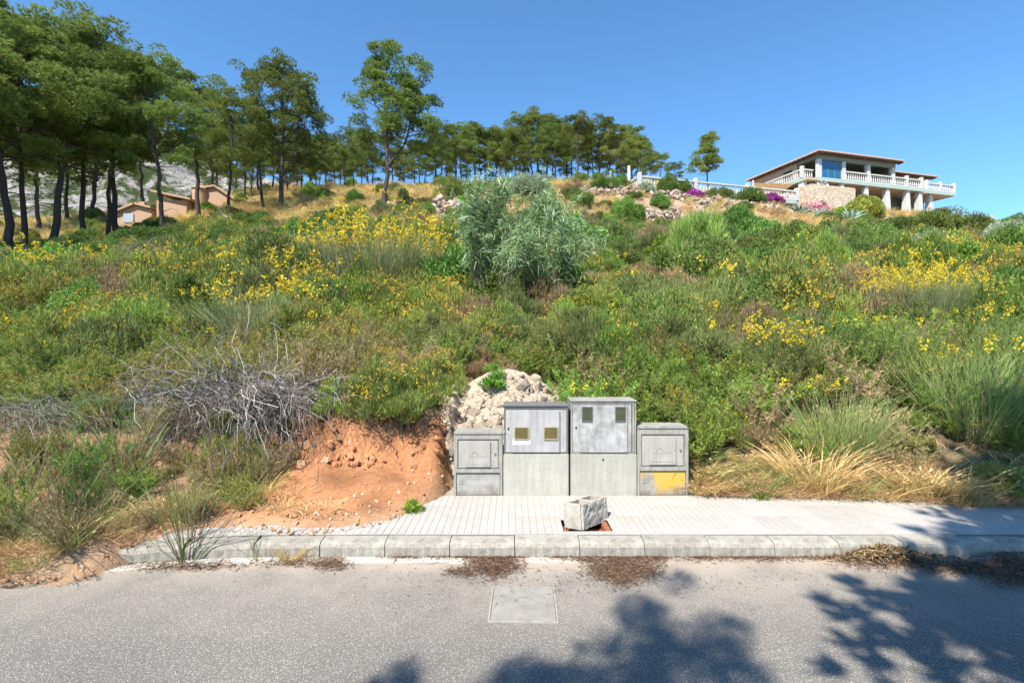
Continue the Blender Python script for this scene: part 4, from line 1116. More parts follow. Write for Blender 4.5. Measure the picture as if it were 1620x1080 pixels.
# ------------------------------------------------------------------ rubble mound behind the cabinets
M['rubble'] = mat_plain('pale_limestone', (.54, .46, .36), (.36, .285, .22), 6, .95, .15, .6, .015, var=.22)
def mound_z(x, y):
    d = np.hypot((x + .06) / .80, (y - 6.02) / .78)
    b = .60 * np.clip(1 - d, 0, 1)**.75
    lo = sstep((y - 5.28) / .12)
    base = np.minimum(hill(x, y), ground(x, y, False) + .25)
    return (base - .06 + b * (1.0 + .0 * lo)) + (fbm(x * 7, y * 7, 71, 4) - .5) * .1
def rubble():
    rng = np.random.default_rng(71)
    r = tag(empty('rubble_mound', (-.12, 5.9, .6)), 'heap of pale limestone rubble and earth rising behind the two left cabinets', 'rubble heap')
    n = 90
    X, Y = np.meshgrid(np.linspace(-1.1, .85, n), np.linspace(5.3, 6.9, n)); Z = mound_z(X, Y)
    d = np.hypot((X + .06) / .80, (Y - 6.02) / .78)
    Z = Z - .25 * sstep((d - .9) / .2)
    V = np.stack([X + .12, Y - 5.9, Z - .6], -1).reshape(-1, 3); i = np.arange(n * n).reshape(n, n)
    Q = np.stack([i[:-1, :-1], i[:-1, 1:], i[1:, 1:], i[1:, :-1]], -1).reshape(-1, 4)
    dd = d.ravel(); Q = Q[(dd[Q] < 1.1).all(1)]
    c = np.array([.47, .38, .285]) * (.75 + .5 * fbm(X * 6, Y * 6, 73).ravel()[:, None])
    obj('earth', mesh_np('earth', V, Q, np.clip(c, 0, 1), smooth=True), M['soil'], r)
    k = 0
    while k < 230:
        a = rng.random() * 6.28; q = math.sqrt(rng.random()) * .98
        x = -.06 + math.cos(a) * q * .80; y = 6.02 + math.sin(a) * q * .78
        if y > 6.3 or y < 5.36: continue
        s = .05 + .15 * rng.random()**2.2
        z = float(mound_z(np.array([x]), np.array([y]))[0])
        obj('stone', ROCKS[rng.integers(8)], M['rubble'], r, (x + .12, y - 5.9, z - .6 + s * .12), tuple(rng.random(3) * 6.28), (s * (1 + .5 * rng.random()), s, s * (.6 + .4 * rng.random()))); k += 1
    pts = []; 
    while len(pts) < 1200:
        a = rng.random() * 6.28; q = math.sqrt(rng.random()); x = -.06 + math.cos(a) * q * .82; y = 6.02 + math.sin(a) * q * .8
        if 5.32 < y < 6.35: pts.append((x, y))
    pts = np.array(pts); z = mound_z(pts[:, 0], pts[:, 1])
    me = rocks_joined('chippings', np.c_[pts[:, 0] + .12, pts[:, 1] - 5.9, z - .6 + .004], .012 + .028 * rng.random(1200)**2, jit((.54, .455, .36), 1200, .25, rng, .04), rng)
    tag(obj('chippings', me, M['stone'], r), kind='stuff')
rubble()
# loose stones and clods along the foot of the bank and on the pavement edge
def loose():
    rng = np.random.default_rng(81)
    pts = []; cols = []; sz = []
    while len(pts) < 1300:
        x = -4.2 + 3.6 * rng.random(); y = edge(x) - .12 + abs(rng.normal(0, .45))
        if y > 5.9: continue
        z = g1(x, y) if False else 0
        pts.append((x, y)); sz.append(.008 + .04 * rng.random()**4); cols.append((.5, .27, .15) if rng.random() < .6 else (.5, .4, .3))
    for _ in range(520):      # crumbly clods all over the cut face
        x = -2.6 + 1.98 * rng.random(); y = 5.2 + .75 * rng.random(); pts.append((x, y)); sz.append(.02 + .09 * rng.random()**2.5); cols.append((.42, .2, .1) if rng.random() < .75 else (.4, .26, .16))
    for _ in range(300):
        x = 1.9 + 3.2 * rng.random(); y = edge(x) - .1 + abs(rng.normal(0, .2)); pts.append((x, y)); sz.append(.006 + .02 * rng.random()**4); cols.append((.42, .35, .28))
    for _ in range(60):
        x = -3 + 7 * rng.random(); y = 3.2 + .7 * rng.random(); pts.append((x, y)); sz.append(.005 + .012 * rng.random()**3); cols.append((.4, .3, .22))
    p = np.array(pts); z = np.maximum(ground(p[:, 0], p[:, 1]), np.where(p[:, 1] > 4.03 + kerb_c(p[:, 0]), ZP + .002, np.where(p[:, 1] > 3.9 + kerb_c(p[:, 0]), .12, .004)))
    cols = np.array(cols) * (.7 + .6 * rng.random((len(cols), 1)))
    me = rocks_joined('loose_stones', np.c_[p, z + np.array(sz) * .15], np.array(sz), np.clip(cols, 0, 1), rng)
    tag(obj('loose_stones', me, M['stone']), kind='stuff')
loose()
# brown pine-needle litter drifted along the gutter
def litter():
    rng = np.random.default_rng(91)
    P = []
    def patch(px0, px1, py0, py1, n, zoff=0):
        for _ in range(n):
            t = rng.normal(.5, .23); u = rng.normal(.5, .22)
            if not (-.05 < t < 1.05 and -.1 < u < 1.15): continue
            px = px0 + (px1 - px0) * t; py = py0 + (py1 - py0) * u
            Y = F_PX * EYE / (py - CY); P.append(((px - CX) / F_PX * Y, min(Y, 3.885 + float(kerb_c((px - CX) / F_PX * Y))), .004 + zoff + rng.random() * .008))
    patch(735, 830, 878, 912, 2600); patch(920, 1050, 876, 922, 5200); patch(700, 760, 895, 915, 500); patch(490, 560, 880, 905, 700); patch(1320, 1480, 868, 905, 3200, .012)
    patch(400, 520, 882, 900, 500); patch(1440, 1620, 885, 915, 2600, .01); patch(1550, 1660, 880, 935, 5000, .03); patch(150, 420, 886, 905, 1400); patch(0, 160, 895, 925, 1200); patch(560, 1300, 880, 960, 500); patch(1040,1320,876,890,600)
    for q in range(26):     # uneven drift along the kerb foot and stray clumps
        c = 500 + 850 * rng.random(); w = 12 + 50 * rng.random(); patch(c - w, c + w, 876, 880 + 14 * rng.random(), int(40 + 160 * rng.random()))
    patch(760, 800, 885, 925, 300); patch(960, 1010, 900, 935, 500); patch(900, 950, 880, 890, 300)
    P = np.array(P); n = len(P); d = rdir(n, rng) * [1, 1, .12]
    V, T, Cc = blades(P, d, .012 + .03 * rng.random(n), .003 + .004 * rng.random(n), pick([(.2, .12, .075), (.15, .09, .06), (.28, .19, .12), (.1, .065, .05)], n, None, rng), rng)
    V[:, 2] = np.maximum(V[:, 2], .003)
    # dry leaves and stalks heaped at the kerb on the right
    tag(obj('needle_litter', mesh_np('needle_litter', V, T, Cc), M['twig']), kind='stuff')
    n = 1500; px = rng.normal(1400, 42, n); Y = 3.9 - np.abs(rng.normal(0, .06, n)) ; X = (px - CX) / F_PX * 3.85
    V, T, Cc = leaves(np.c_[X, Y, .01 + .09 * rng.random(n) * np.exp(-((px - 1400) / 50)**2)], rdir(n, rng) * [1, 1, .5], .025 + .04 * rng.random(n), .012, pick([(.32, .22, .12), (.24, .15, .08), (.4, .3, .17), (.16, .11, .07)], n, None, rng), rng)
    tag(obj('dry_leaf_litter', mesh_np('dry_leaf_litter', V, T, Cc), M['twig']), kind='stuff')
litter()

# ------------------------------------------------------------------ villa on the right
M['vwhite'] = mat_plain('white_paint', (.6, .59, .57), (.54, .53, .51), 3, .7, var=.02)
M['vgreen'] = mat_plain('grey_green_render', (.24, .27, .235), (.2, .23, .2), 2, .85, var=.02)
M['vteal'] = mat_plain('teal_slab_edge', (.42, .52, .47), (.34, .44, .4), 2, .8, var=.02)
M['vbeige'] = mat_plain('beige_soffit', (.5, .4, .29), (.44, .35, .25), 2, .85, var=.02)
M['vroof'] = mat_plain('clay_tile', (.42, .26, .19), (.34, .2, .15), 2, .85, var=.04)
M['vedge'] = mat_plain('pinkish_eave_edge', (.55, .42, .38), (.48, .36, .32), 2, .85, var=.02)
M['vwood'] = mat_plain('brown_rafter', (.2, .105, .06), (.14, .075, .045), 5, .7)
M['vdark'] = mat_plain('dark_glass', (.022, .022, .022), (.016, .016, .016), 2, .5, .3, 0, var=0)
M['sail'] = mat_plain('tan_sail_cloth', (.55, .36, .18), (.5, .32, .16), 2, .9, var=0)
M['navy'] = mat_plain('navy_cloth', (.03, .045, .09), (.04, .055, .1), 4, .9, var=0)
m, nt, out = new_mat('sky_tinted_glass'); M['skyglass'] = m
principled(nt, out, (.02, .12, .26), .06, .8)  # base colour carries the blue of the reflected sky
m, nt, out = new_mat('rubble_masonry'); M['masonry'] = m
v = coords(nt); vo = nd(nt, 'ShaderNodeTexVoronoi'); vo.inputs['Scale'].default_value = 3.6; nt.links.new(v, vo.inputs['Vector'])
sc_ = nd(nt, 'ShaderNodeSeparateColor'); nt.links.new(vo.outputs['Color'], sc_.inputs[0])
c = ramp(nt, sc_.outputs[0], [(0., (.42, .33, .23)), (.5, (.52, .43, .32)), (1., (.6, .52, .41))])
principled(nt, out, c, .9, .2, bump(nt, vo.outputs['Distance'], .8, .05))
VA = math.radians(16)
VO = Vector((33.7, 57.0, 0))
def balustrade(parent, name, x0, x1, y0, y1, z, h=1.0, step=.3, posts=True):
    """rail, plinth and turned balusters along a line in the parent's frame"""
    d = Vector((x1 - x0, y1 - y0, 0)); L = d.length; a = math.atan2(d.y, d.x)
    e = obj(name, bal_cache(L, h, step), M['vwhite'], parent, (x0, y0, z), (0, 0, a))
    return e
_bal = {}
def bal_cache(L, h, step):
    key = (round(L, 2), h)
    if key in _bal: return _bal[key]
    bm = bmesh.new()
    def bx(a0, a1, b0, b1, c0, c1):
        g = bmesh.ops.create_cube(bm, size=1)['verts']
        for v in g: v.co = Vector((a0 + (v.co.x + .5) * (a1 - a0), b0 + (v.co.y + .5) * (b1 - b0), c0 + (v.co.z + .5) * (c1 - c0)))
    bx(0, L, -.11, .11, h - .14, h); bx(0, L, -.1, .1, 0, .12)
    n = int(L / step); prof = [(.12, .045), (.3, .085), (.45, .06), (.62, .04), (.74, .06), (h - .139, .05)]
    for i in range(n):
        x = (i + .5) * L / n; prev = None
        for z, r in prof:
            ring = [bm.verts.new((x + r * math.cos(k * PI / 3), r * math.sin(k * PI / 3), z)) for k in range(6)]
            if prev:
                for k in range(6): bm.faces.new([prev[k], prev[(k + 1) % 6], ring[(k + 1) % 6], ring[k]])
            prev = ring
    me = bpy.data.meshes.new('balustrade'); bm.to_mesh(me); bm.free(); _bal[key] = me; return me
def taper(name, parent, mat, x, y, z0, z1, w0, w1):
    bm = bmesh.new(); g = bmesh.ops.create_cube(bm, size=1)['verts']
    for v in g:
        w = w1 if v.co.z > 0 else w0
        v.co = Vector((x + v.co.x * w, y + v.co.y * w, z1 if v.co.z > 0 else z0))
    me = bpy.data.meshes.new(name); bm.to_mesh(me); bm.free(); return obj(name, me, mat, parent)
def hip_roof(parent, x0, x1, y0, y1, z, rise, th=.16):
    bm = bmesh.new(); i = min(x1 - x0, y1 - y0) * .45
    lo = [bm.verts.new(p) for p in ((x0, y0, z), (x1, y0, z), (x1, y1, z), (x0, y1, z))]
    up = [bm.verts.new(p) for p in ((x0 + i, y0 + i, z + rise), (x1 - i, y0 + i, z + rise), (x1 - i, y1 - i, z + rise), (x0 + i, y1 - i, z + rise))]
    for k in range(4): bm.faces.new([lo[k], lo[(k + 1) % 4], up[(k + 1) % 4], up[k]])
    bm.faces.new(up); bm.faces.new(lo[::-1])
    me = bpy.data.meshes.new('roof'); bm.to_mesh(me); bm.free(); r = obj('roof', me, M['vroof'], parent)
    for (a0, a1, b0, b1) in ((x0 - .04, x1 + .04, y0 - .06, y0 - .002), (x0 - .06, x0 - .002, y0, y1), (x1 + .002, x1 + .06, y0, y1)):
        box('eave_edge', r, M['vedge'], a0, a1, b0, b1, z - .02, z + .14)
    box('soffit', r, M['vgreen'], x0 + .05, x1 - .05, y0 + .05, y1 - .05, z - .04, z - .004)
    return r
vb = tag(empty('villa', VO, (0, 0, VA)), 'large green-grey villa with white balconies and clay roof on the hilltop', 'house')
rf = hip_roof(vb, -.55, 11.7, -.6, 10.6, 22.35, 1.0)
for i in range(26): box('rafter', rf, M['vwood'], -.4 + i * .48, -.26 + i * .48, -.5, .1, 22.14, 22.305)
for i in range(20): box('rafter', rf, M['vwood'], -.5, .1, .35 + i * .5, .5 + i * .5, 22.14, 22.305)
rf2 = hip_roof(vb, 11.75, 20.3, 1.6, 9.5, 21.95, .8)
for i in range(17): box('rafter', rf2, M['vwood'], 11.9 + i * .5, 12.03 + i * .5, 1.7, 2.3, 21.76, 21.905)
cm = box('chimney', rf, M['vdark'], 4.6, 5.6, 4.2, 5.0, 23.1, 23.75)
# upper storey
box('upper_wall', vb, M['vgreen'], .3, 11.3, 3.2, 10.2, 19.6, 22.3)
box('upper_wall', vb, M['vgreen'], 11.35, 19.4, 3.0, 9.2, 19.6, 21.9)
box('beam', vb, M['vgreen'], -.05, 11.2, 0.0, .35, 21.72, 22.28)
box('side_wall', vb, M['vbeige'], 0.0, .28, 3.0, 10.2, 19.7, 22.28)
box('side_beam', vb, M['vgreen'], -.02, .3, .4, 3.0, 21.9, 22.28)
w = box('window', vb, M['vdark'], -.03, -.005, 3.6, 4.9, 20.4, 21.6)
for u in (0.02, 3.4, 7.0, 10.7): box('pillar', vb, M['vwhite'], u, u + .48, .02, .42, 19.7, 21.715)
g = box('glass_wall', vb, M['skyglass'], .52, 3.38, .18, .21, 19.75, 21.7)
for u in (.6, 1.5, 2.45, 3.3): box('mullion', g, M['vgreen'], u - .025, u + .025, .15, .24, 19.75, 21.7)
# decks
box('deck', vb, M['vbeige'], -1.5, 15.4, .05, 3.15, 19.32, 19.62)
box('deck_edge', vb, M['vteal'], -.05, 15.45, -.06, .045, 19.3, 19.7)
box('side_deck', vb, M['vbeige'], -1.5, -.05, 3.155, 10.2, 19.32, 19.62)
box('side_deck_edge', vb, M['vteal'], -1.62, -1.505, .7, 10.2, 19.3, 19.7)
box('front_deck_edge', vb, M['vteal'], -1.62, -.055, .58, .695, 19.3, 19.7)
balustrade(vb, 'balustrade', 3.9, 6.98, .1, .1, 19.705); balustrade(vb, 'balustrade', 7.5, 10.68, .1, .1, 19.705)
balustrade(vb, 'balustrade', 11.2, 15.35, .1, .1, 19.705); balustrade(vb, 'balustrade', -1.5, 0, .75, .75, 19.705)
balustrade(vb, 'balustrade', -1.5, -1.5, .85, 8, 19.705)
for u, vv in ((-1.5, .75), (13.0, .1), (15.3, .1)): box('rail_post', vb, M['vwhite'], u - .16, u + .16, vv - .16, vv + .16, 19.705, 20.98)
box('deck', vb, M['vbeige'], 15.5, 20.1, -.3, 3, 19.1, 19.3)
box('deck_edge', vb, M['vteal'], 15.46, 20.2, -.42, -.305, 19.05, 19.42)
box('side_deck_edge', vb, M['vteal'], 20.105, 20.2, -.3, 3, 19.05, 19.42)
balustrade(vb, 'balustrade', 15.5, 20.1, -.25, -.25, 19.42, .92); balustrade(vb, 'balustrade', 20.05, 20.05, -.2, 3, 19.42, .92)
for u in (15.62, 17.8, 20.05): box('rail_post', vb, M['vwhite'], u - .15, u + .15, -.42, -.12, 19.425, 20.6)
# lower storey
box('lower_wall', vb, M['vgreen'], .3, 15.4, 3.0, 9.8, 14.5, 19.3)
box('lower_wall', vb, M['vgreen'], 15.45, 19.0, 2.4, 9.0, 14.5, 19.05)
for u, z0 in ((3.5, 15), (7.0, 15), (10.2, 15), (13.3, 15), (15.25, 15)): taper('pillar', vb, M['vwhite'], u, .35, z0, 19.3, .78, .48)
taper('pillar', vb, M['vwhite'], 16.9, .3, 15, 19.08, .75, .5)
taper('pillar', vb, M['vwhite'], .25, .3, 18.0, 19.3, .5, .46); taper('pillar', vb, M['vwhite'], -1.2, .95, 18.0, 19.3, .62, .6)
for u in (1.6, 4.4, 17.6): 
    f = box('window', vb, M['vdark'], u, u + 1.1, 2.3 if u > 15 else 2.96, 2.38 if u > 15 else 2.99, 17.2, 18.5)
    yy = 2.26 if u > 15 else 2.93
    for (a0, a1, c0, c1) in ((u - .14, u, 17.1, 18.64), (u + 1.1, u + 1.24, 17.1, 18.64), (u, u + 1.1, 18.5, 18.64)): box('window_frame', f, M['vwhite'], a0, a1, yy, yy + .1, c0, c1)
f = box('window', vb, M['vdark'], 17.2, 18.2, 2.95, 2.99, 19.6, 21.2)
for (a0, a1, c0, c1) in ((17.0, 17.2, 19.5, 21.4), (18.2, 18.4, 19.5, 21.4), (17.2, 18.2, 21.2, 21.4)): box('window_frame', f, M['vwhite'], a0, a1, 2.9, 2.99, c0, c1)
box('upper_wall', vb, M['vgreen'], 11.0, 11.28, .45, 3.19, 19.63, 22.28)
# dark doors behind the veranda
for u in (4.2, 7.7): box('veranda_door', vb, M['vdark'], u, u + 2.4, 3.14, 3.19, 19.65, 21.6)
# stone retaining wall
sw = tag(empty('retaining_wall', VO, (0, 0, VA)), 'tan stone retaining wall below the corner of the villa', 'wall')
box('front_face', sw, M['masonry'], -1.6, 4.6, -.55, .0, 13.0, 18.68, .03)
box('side_face', sw, M['masonry'], -1.62, -1.1, .005, 7.0, 13.0, 18.66, .03)
box('fill', sw, M['masonry'], -1.09, 4.55, .005, 2.9, 14.0, 18.5)
# lower terrace with its long white balustrade
tr = tag(empty('terrace', VO, (0, 0, VA)), 'long white balustraded terrace stretching left from the villa above bougainvillea', 'terrace')
box('terrace_slab', tr, M['vteal'], -24.1, -6.2, -3.55, 1.2, 15.35, 15.72)
for k in range(3): balustrade(tr, 'balustrade', -23.85 + k * 5.87, -23.85 + k * 5.87 + 5.57, -3.45, -3.45, 15.725, .95)
balustrade(tr, 'balustrade', -23.95, -23.95, -3.3, 1.1, 15.725, .95)
for k in range(4): box('rail_post', tr, M['vwhite'], -24.15 + k * 5.87, -23.86 + k * 5.87, -3.62, -3.3, 15.725, 16.95)
for u in (-23.6, -18.4, -13, -6.6): box('pillar', tr, M['vwhite'], u - .22, u + .22, -3.3, -2.86, 12.5, 15.345)
box('back_wall', tr, mat_plain('terracotta_render', (.38, .24, .16), (.3, .19, .13), 2, .9), -24.0, -6.3, -1.4, -1.1, 12.0, 15.345)
# rear wing behind the terrace, sail awning, folded parasol
rw = tag(empty('garden_house', VO, (0, 0, VA)), 'small clay-roofed annex left of the villa, half hidden by the terrace', 'house')
box('wall', rw, M['vgreen'], -1.2, 6, 16.5, 22, 14.5, 21.3)
rr = hip_roof(rw, -1.9, 6.6, 15.9, 22.6, 21.3, .9)
for i in range(12): box('rafter', rr, M['vwood'], -1.8, -1.2, 16.2 + i * .5, 16.34 + i * .5, 21.1, 21.255)
def sail(name, pts, label):
    bm = bmesh.new(); n = 6; vs = {}
    a, b, c = [Vector(p) for p in pts]
    for i in range(n + 1):
        for j in range(n + 1 - i):
            p = a + (b - a) * (i / n) + (c - a) * (j / n); s = (i / n) * (j / n) * (1 - (i + j) / n) * 27
            vs[(i, j)] = bm.verts.new(p - Vector((0, 0, .25 * s)))
    for i in range(n):
        for j in range(n - i):
            bm.faces.new([vs[(i, j)], vs[(i + 1, j)], vs[(i, j + 1)]])
            if i + j < n - 1: bm.faces.new([vs[(i + 1, j)], vs[(i + 1, j + 1)], vs[(i, j + 1)]])
    bmesh.ops.solidify(bm, geom=bm.faces[:], thickness=.03)
    me = bpy.data.meshes.new(name); bm.to_mesh(me); bm.free()
    return tag(obj(name, me, M['sail'], None, VO, (0, 0, VA)), label, 'shade sail')
sail('shade_sail', ((-1.75, 1.6, 19.25), (-4.6, 4.6, 20.0), (-4.4, 4.2, 17.0)), 'tan shade sail stretched from the villa balcony to a white post')
sail('shade_sail', ((-4.9, 4.9, 20.0), (-4.9, 4.8, 16.8), (-6.8, 9.5, 17.4)), 'tan shade sail left of the white post, nearest the annex')
pr = tag(empty('parasol', VO, (0, 0, VA)), 'closed navy parasol standing on the terrace beside the shade sails', 'parasol')
taper('folded_cloth', pr, M['navy'], -5.6, 5.2, 16.6, 19.4, .5, .3); box('pole', pr, M['vdark'], -5.63, -5.57, 5.17, 5.23, 15.73, 16.6)
po = obj('sail_post', box_me('sail_post', -4.72, -4.58, 4.5, 4.66, 15.73, 20.3), M['vwhite'], None, VO, (0, 0, VA)); tag(po, 'white post holding up the corners of the two sails', 'post')
dish = tag(empty('satellite_dish', VO + Vector((0, 0, 0)), (0, 0, VA)), 'white satellite dish fixed at the villa corner above the stone wall', 'satellite dish')
bm = bmesh.new(); bmesh.ops.create_uvsphere(bm, u_segments=14, v_segments=10, radius=.8)
bmesh.ops.delete(bm, geom=[v for v in bm.verts if v.co.z > -.45], context='VERTS')
bmesh.ops.solidify(bm, geom=bm.faces[:], thickness=.03)
me = bpy.data.meshes.new('reflector'); bm.to_mesh(me); bm.free(); obj('reflector', me, M['vwhite'], dish, (.9, -.45, 19.35), (math.radians(60), math.radians(25), 0))
box('arm', dish, M['vwhite'], .86, .92, -.3, .05, 19.1, 19.16)

# ------------------------------------------------------------------ terracotta house on the left
M['terra'] = mat_plain('salmon_render', (.5, .33, .24), (.44, .29, .2), 1, .9, var=.02)
M['terra_roof'] = mat_plain('sandy_roof_tile', (.46, .33, .22), (.36, .25, .16), 1.5, .9, var=.02)
lh = tag(empty('terracotta_house', (0, 56, 0)), 'salmon house with round turret and open pergola behind the left pines', 'house')
def pb(px0, px1, pytop, pybot, Y0, Y1): 
    return ((px0 - CX) / F_PX * Y0, (px1 - CX) / F_PX * Y0, Y0 - 56, Y1 - 56, EYE + (CY - pybot) / F_PX * Y0, EYE + (CY - pytop) / F_PX * Y0)
def gable(name, parent, mat, x0, x1, y0, y1, zl, zm, zr, xm, z0):
    V = [(x0, y0, z0), (x1, y0, z0), (x1, y0, zr), (xm, y0, zm), (x0, y0, zl)]; V += [(x, y1, z) for x, _, z in V]
    F_ = [[0, 1, 2, 3, 4], [9, 8, 7, 6, 5], [0, 5, 6, 1], [1, 6, 7, 2], [2, 7, 8, 3], [3, 8, 9, 4], [4, 9, 5, 0]]
    me = bpy.data.meshes.new(name); me.from_pydata(V, [], F_); me.update(); return obj(name, me, mat, parent)
zz = lambda py, Y=54: EYE + (CY - py) / F_PX * Y
xx = lambda px, Y=54: (px - CX) / F_PX * Y
wl0 = gable('wall', lh, M['terra'], xx(174), xx(240), -2, 4, zz(342), zz(325), zz(332), xx(215), zz(372))
for a, b, c, d in ((174, 216, 342, 324), (215, 241, 324, 331)):
    V = [(xx(a) - .1, -2.35, zz(c) + .02), (xx(b), -2.35, zz(d) + .02), (xx(b), 4.2, zz(d) + .02), (xx(a) - .1, 4.2, zz(c) + .02)]; V += [(x, y, z + .22) for x, y, z in V]
    me = bpy.data.meshes.new('roof'); me.from_pydata(V, [], [[3, 2, 1, 0], [4, 5, 6, 7], [0, 1, 5, 4], [1, 2, 6, 5], [2, 3, 7, 6], [3, 0, 4, 7]]); me.update(); obj('roof', me, M['terra_roof'], lh)
for px, py in ((200, 321), (215.5, 316)): box('chimney', lh, M['terra'], xx(px) - .28, xx(px) + .28, -1.2, -.7, zz(330), zz(py))
win = box('window', lh, mat_plain('blue_white_shutter', (.42, .48, .55), (.3, .36, .45), 6, .6), xx(196), xx(212), -2.1, -2.03, zz(352), zz(338))
box('wall', lh, M['terra'], xx(253), xx(300), -2.5, 2, zz(365), zz(319))
box('wall', lh, M['terra'], xx(240), xx(252.5), -1.5, 3, zz(365), zz(330))
V = [(xx(248), -3, zz(307)), (xx(310), -3, zz(320)), (xx(310), 3, zz(320)), (xx(248), 3, zz(307))]; V += [(x, y, z + .2) for x, y, z in V]
me = bpy.data.meshes.new('pergola_roof'); me.from_pydata(V, [], [[3, 2, 1, 0], [4, 5, 6, 7], [0, 1, 5, 4], [1, 2, 6, 5], [2, 3, 7, 6], [3, 0, 4, 7]]); me.update(); obj('pergola_roof', me, M['terra_roof'], lh)
for px, t in ((256, 309), (298, 318)):
    box('post', lh, M['terra'], xx(px) - .18, xx(px) + .18, -2.4, -2.04, zz(320), zz(t))
def cyl(name, parent, mat, x, y, z0, z1, r0, r1, n=20):
    bm = bmesh.new(); bmesh.ops.create_cone(bm, cap_ends=True, segments=n, radius1=r0, radius2=r1, depth=z1 - z0, matrix=Matrix.Translation((x, y, (z0 + z1) / 2)))
    me = bpy.data.meshes.new(name); bm.to_mesh(me); bm.free(); return obj(name, me, mat, parent)
cyl('turret', lh, M['terra'], xx(307.5), -1, zz(365), zz(295), .72, .72)
cyl('turret_roof', lh, M['terra_roof'], xx(307.5), -1, zz(295), zz(289), .85, .35)
box('chimney', lh, M['terra'], xx(302), xx(307), -.4, .1, zz(294), zz(283))
box('window', lh, M['vdark'], xx(306), xx(310), -1.74, -1.6, zz(308), zz(299))
gable('wall', lh, M['terra'], xx(318), xx(370), -1, 5, zz(294), zz(293), zz(318), xx(332), zz(360))
for a, b, c, d in ((316, 332, 294, 292), (332, 372, 292, 318)):
    V = [(xx(a), -1.3, zz(c) + .02), (xx(b), -1.3, zz(d) + .02), (xx(b), 5.2, zz(d) + .02), (xx(a), 5.2, zz(c) + .02)]; V += [(x, y, z + .2) for x, y, z in V]
    me = bpy.data.meshes.new('roof'); me.from_pydata(V, [], [[3, 2, 1, 0], [4, 5, 6, 7], [0, 1, 5, 4], [1, 2, 6, 5], [2, 3, 7, 6], [3, 0, 4, 7]]); me.update(); obj('roof', me, M['terra_roof'], lh)
box('window', lh, M['vdark'], xx(351), xx(356), -1.06, -1.0, zz(325), zz(318))
# pale building glimpsed between the trunks at the far left
ph = tag(empty('white_house', (xx(-5, 62), 62, 0)), 'white house corner glimpsed between trunks at the far left edge', 'house')
box('wall', ph, M['vwhite'], -4, 1.2, 0, 5, zz(400, 62), zz(345, 62)); box('roof', ph, M['terra_roof'], -4.2, 1.4, -.2, 5.2, zz(345, 62) + .002, zz(342, 62))

# ------------------------------------------------------------------ pines
PINE = {}
def pine_proto(k):
    if k in PINE: return PINE[k]
    rng = np.random.default_rng(300 + k)
    if k < 6:       # slender hillside pines, unit height 12 m
        H = 12; lean = [(.8, .3), (-.9, .2), (.3, -.4), (-.5, .5), (1.3, 0), (-1.6, .2)][k]
        st = [(simple_stem(rng, H * .93, lean, .5), .2, .05, [.5, .46, .56, .52, .48, .46][k], [22, 24, 19, 21, 23, 25][k])]
        PINE[k] = pine_parts(400 + k, st, spread=[2.9, 3.1, 2.5, 2.8, 3.0, 3.2][k], blob=(.6, 1.0), tufts=95, needle_w=.026)
    elif k == 6:    # the tall pine with a forked trunk in the middle
        st = [([(0, 0, 0), (.1, 0, 1.8), (.3, 0, 3.8), (.22, .1, 6.3), (.12, .1, 8.6), (.0, .1, 11.5)], .23, .05, .48, 28),
              ([(.3, 0, 3.8), (1.1, .1, 4.9), (1.9, .2, 6.2), (2.2, .2, 7.6), (2.6, .2, 10.2)], .14, .04, .42, 22)]
        PINE[k] = pine_parts(470, st, spread=2.2, blob=(.5, .9), tufts=85, dead=5, needle_w=.03, profile=lambda r: 1.05 - .35 * r)
    elif k == 7:    # lone pine by the terrace, open rounded crown on a bare trunk
        st = [([(0, 0, 0), (.05, 0, 2), (.15, 0, 4), (.1, .05, 6), (.0, .1, 9)], .2, .05, .42, 36)]
        PINE[k] = pine_parts(480, st, spread=2.4, blob=(.8, 1.15), tufts=48, dead=1, needle_w=.042, profile=lambda r: 1.0 - .5 * r)
    elif k == 8:    # forest pine: tall bare trunk, narrow high crown
        st = [(simple_stem(rng, 10.4, (.4, .2), .35), .15, .04, .44, 20)]
        PINE[k] = pine_parts(490, st, spread=1.9, blob=(.5, .85), tufts=70, dead=14, needle_w=.04)
    elif k == 9:
        st = [(simple_stem(rng, 10.2, (-.5, .1), .4), .14, .04, .38, 22)]
        PINE[k] = pine_parts(491, st, spread=2.2, blob=(.5, .9), tufts=70, dead=14, needle_w=.04)
    elif k == 10:
        st = [(simple_stem(rng, 10.6, (.7, -.2), .5), .15, .04, .3, 22), ([(.1, 0, 3), (.8, 0, 5), (1.2, 0, 8)], .08, .03, .5, 7)]
        PINE[k] = pine_parts(492, st, spread=2.3, blob=(.55, .9), tufts=70, dead=10, needle_w=.04)
    elif k == 12:   # thick-crowned roadside pine
        st = [(simple_stem(rng, 7.6, (.3, .1), .4), .18, .05, .5, 26)]
        PINE[k] = pine_parts(494, st, spread=1.6, blob=(.65, 1.0), tufts=75, dead=2, needle_w=.085)
    elif k == 11:   # deep round crown of the pine next to the gap
        st = [(simple_stem(rng, 11.2, (.6, .2), .6), .24, .06, .40, 30), ([(.1, 0, 2.5), (1.0, .1, 4.5), (1.8, .1, 7.2)], .12, .04, .5, 10)]
        PINE[k] = pine_parts(493, st, spread=3.3, blob=(.65, 1.1), tufts=72, needle_w=.033)
    return PINE[k]
def put_pine(k, px, Y, h, rz, label, group=None, href=12., wide=1.0, loc=None, name='pine_tree'):
    x, y, z = loc or pxp(px, Y)
    s = h / href
    r = empty(name, (x, y, z - .1), (0, 0, rz), (s * wide, s * wide, s))
    tag(r, label, 'pine tree', group)
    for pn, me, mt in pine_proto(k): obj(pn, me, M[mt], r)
    return r
hpx = lambda top, Y, X_z: EYE + (CY - top) / F_PX * Y - X_z + .1
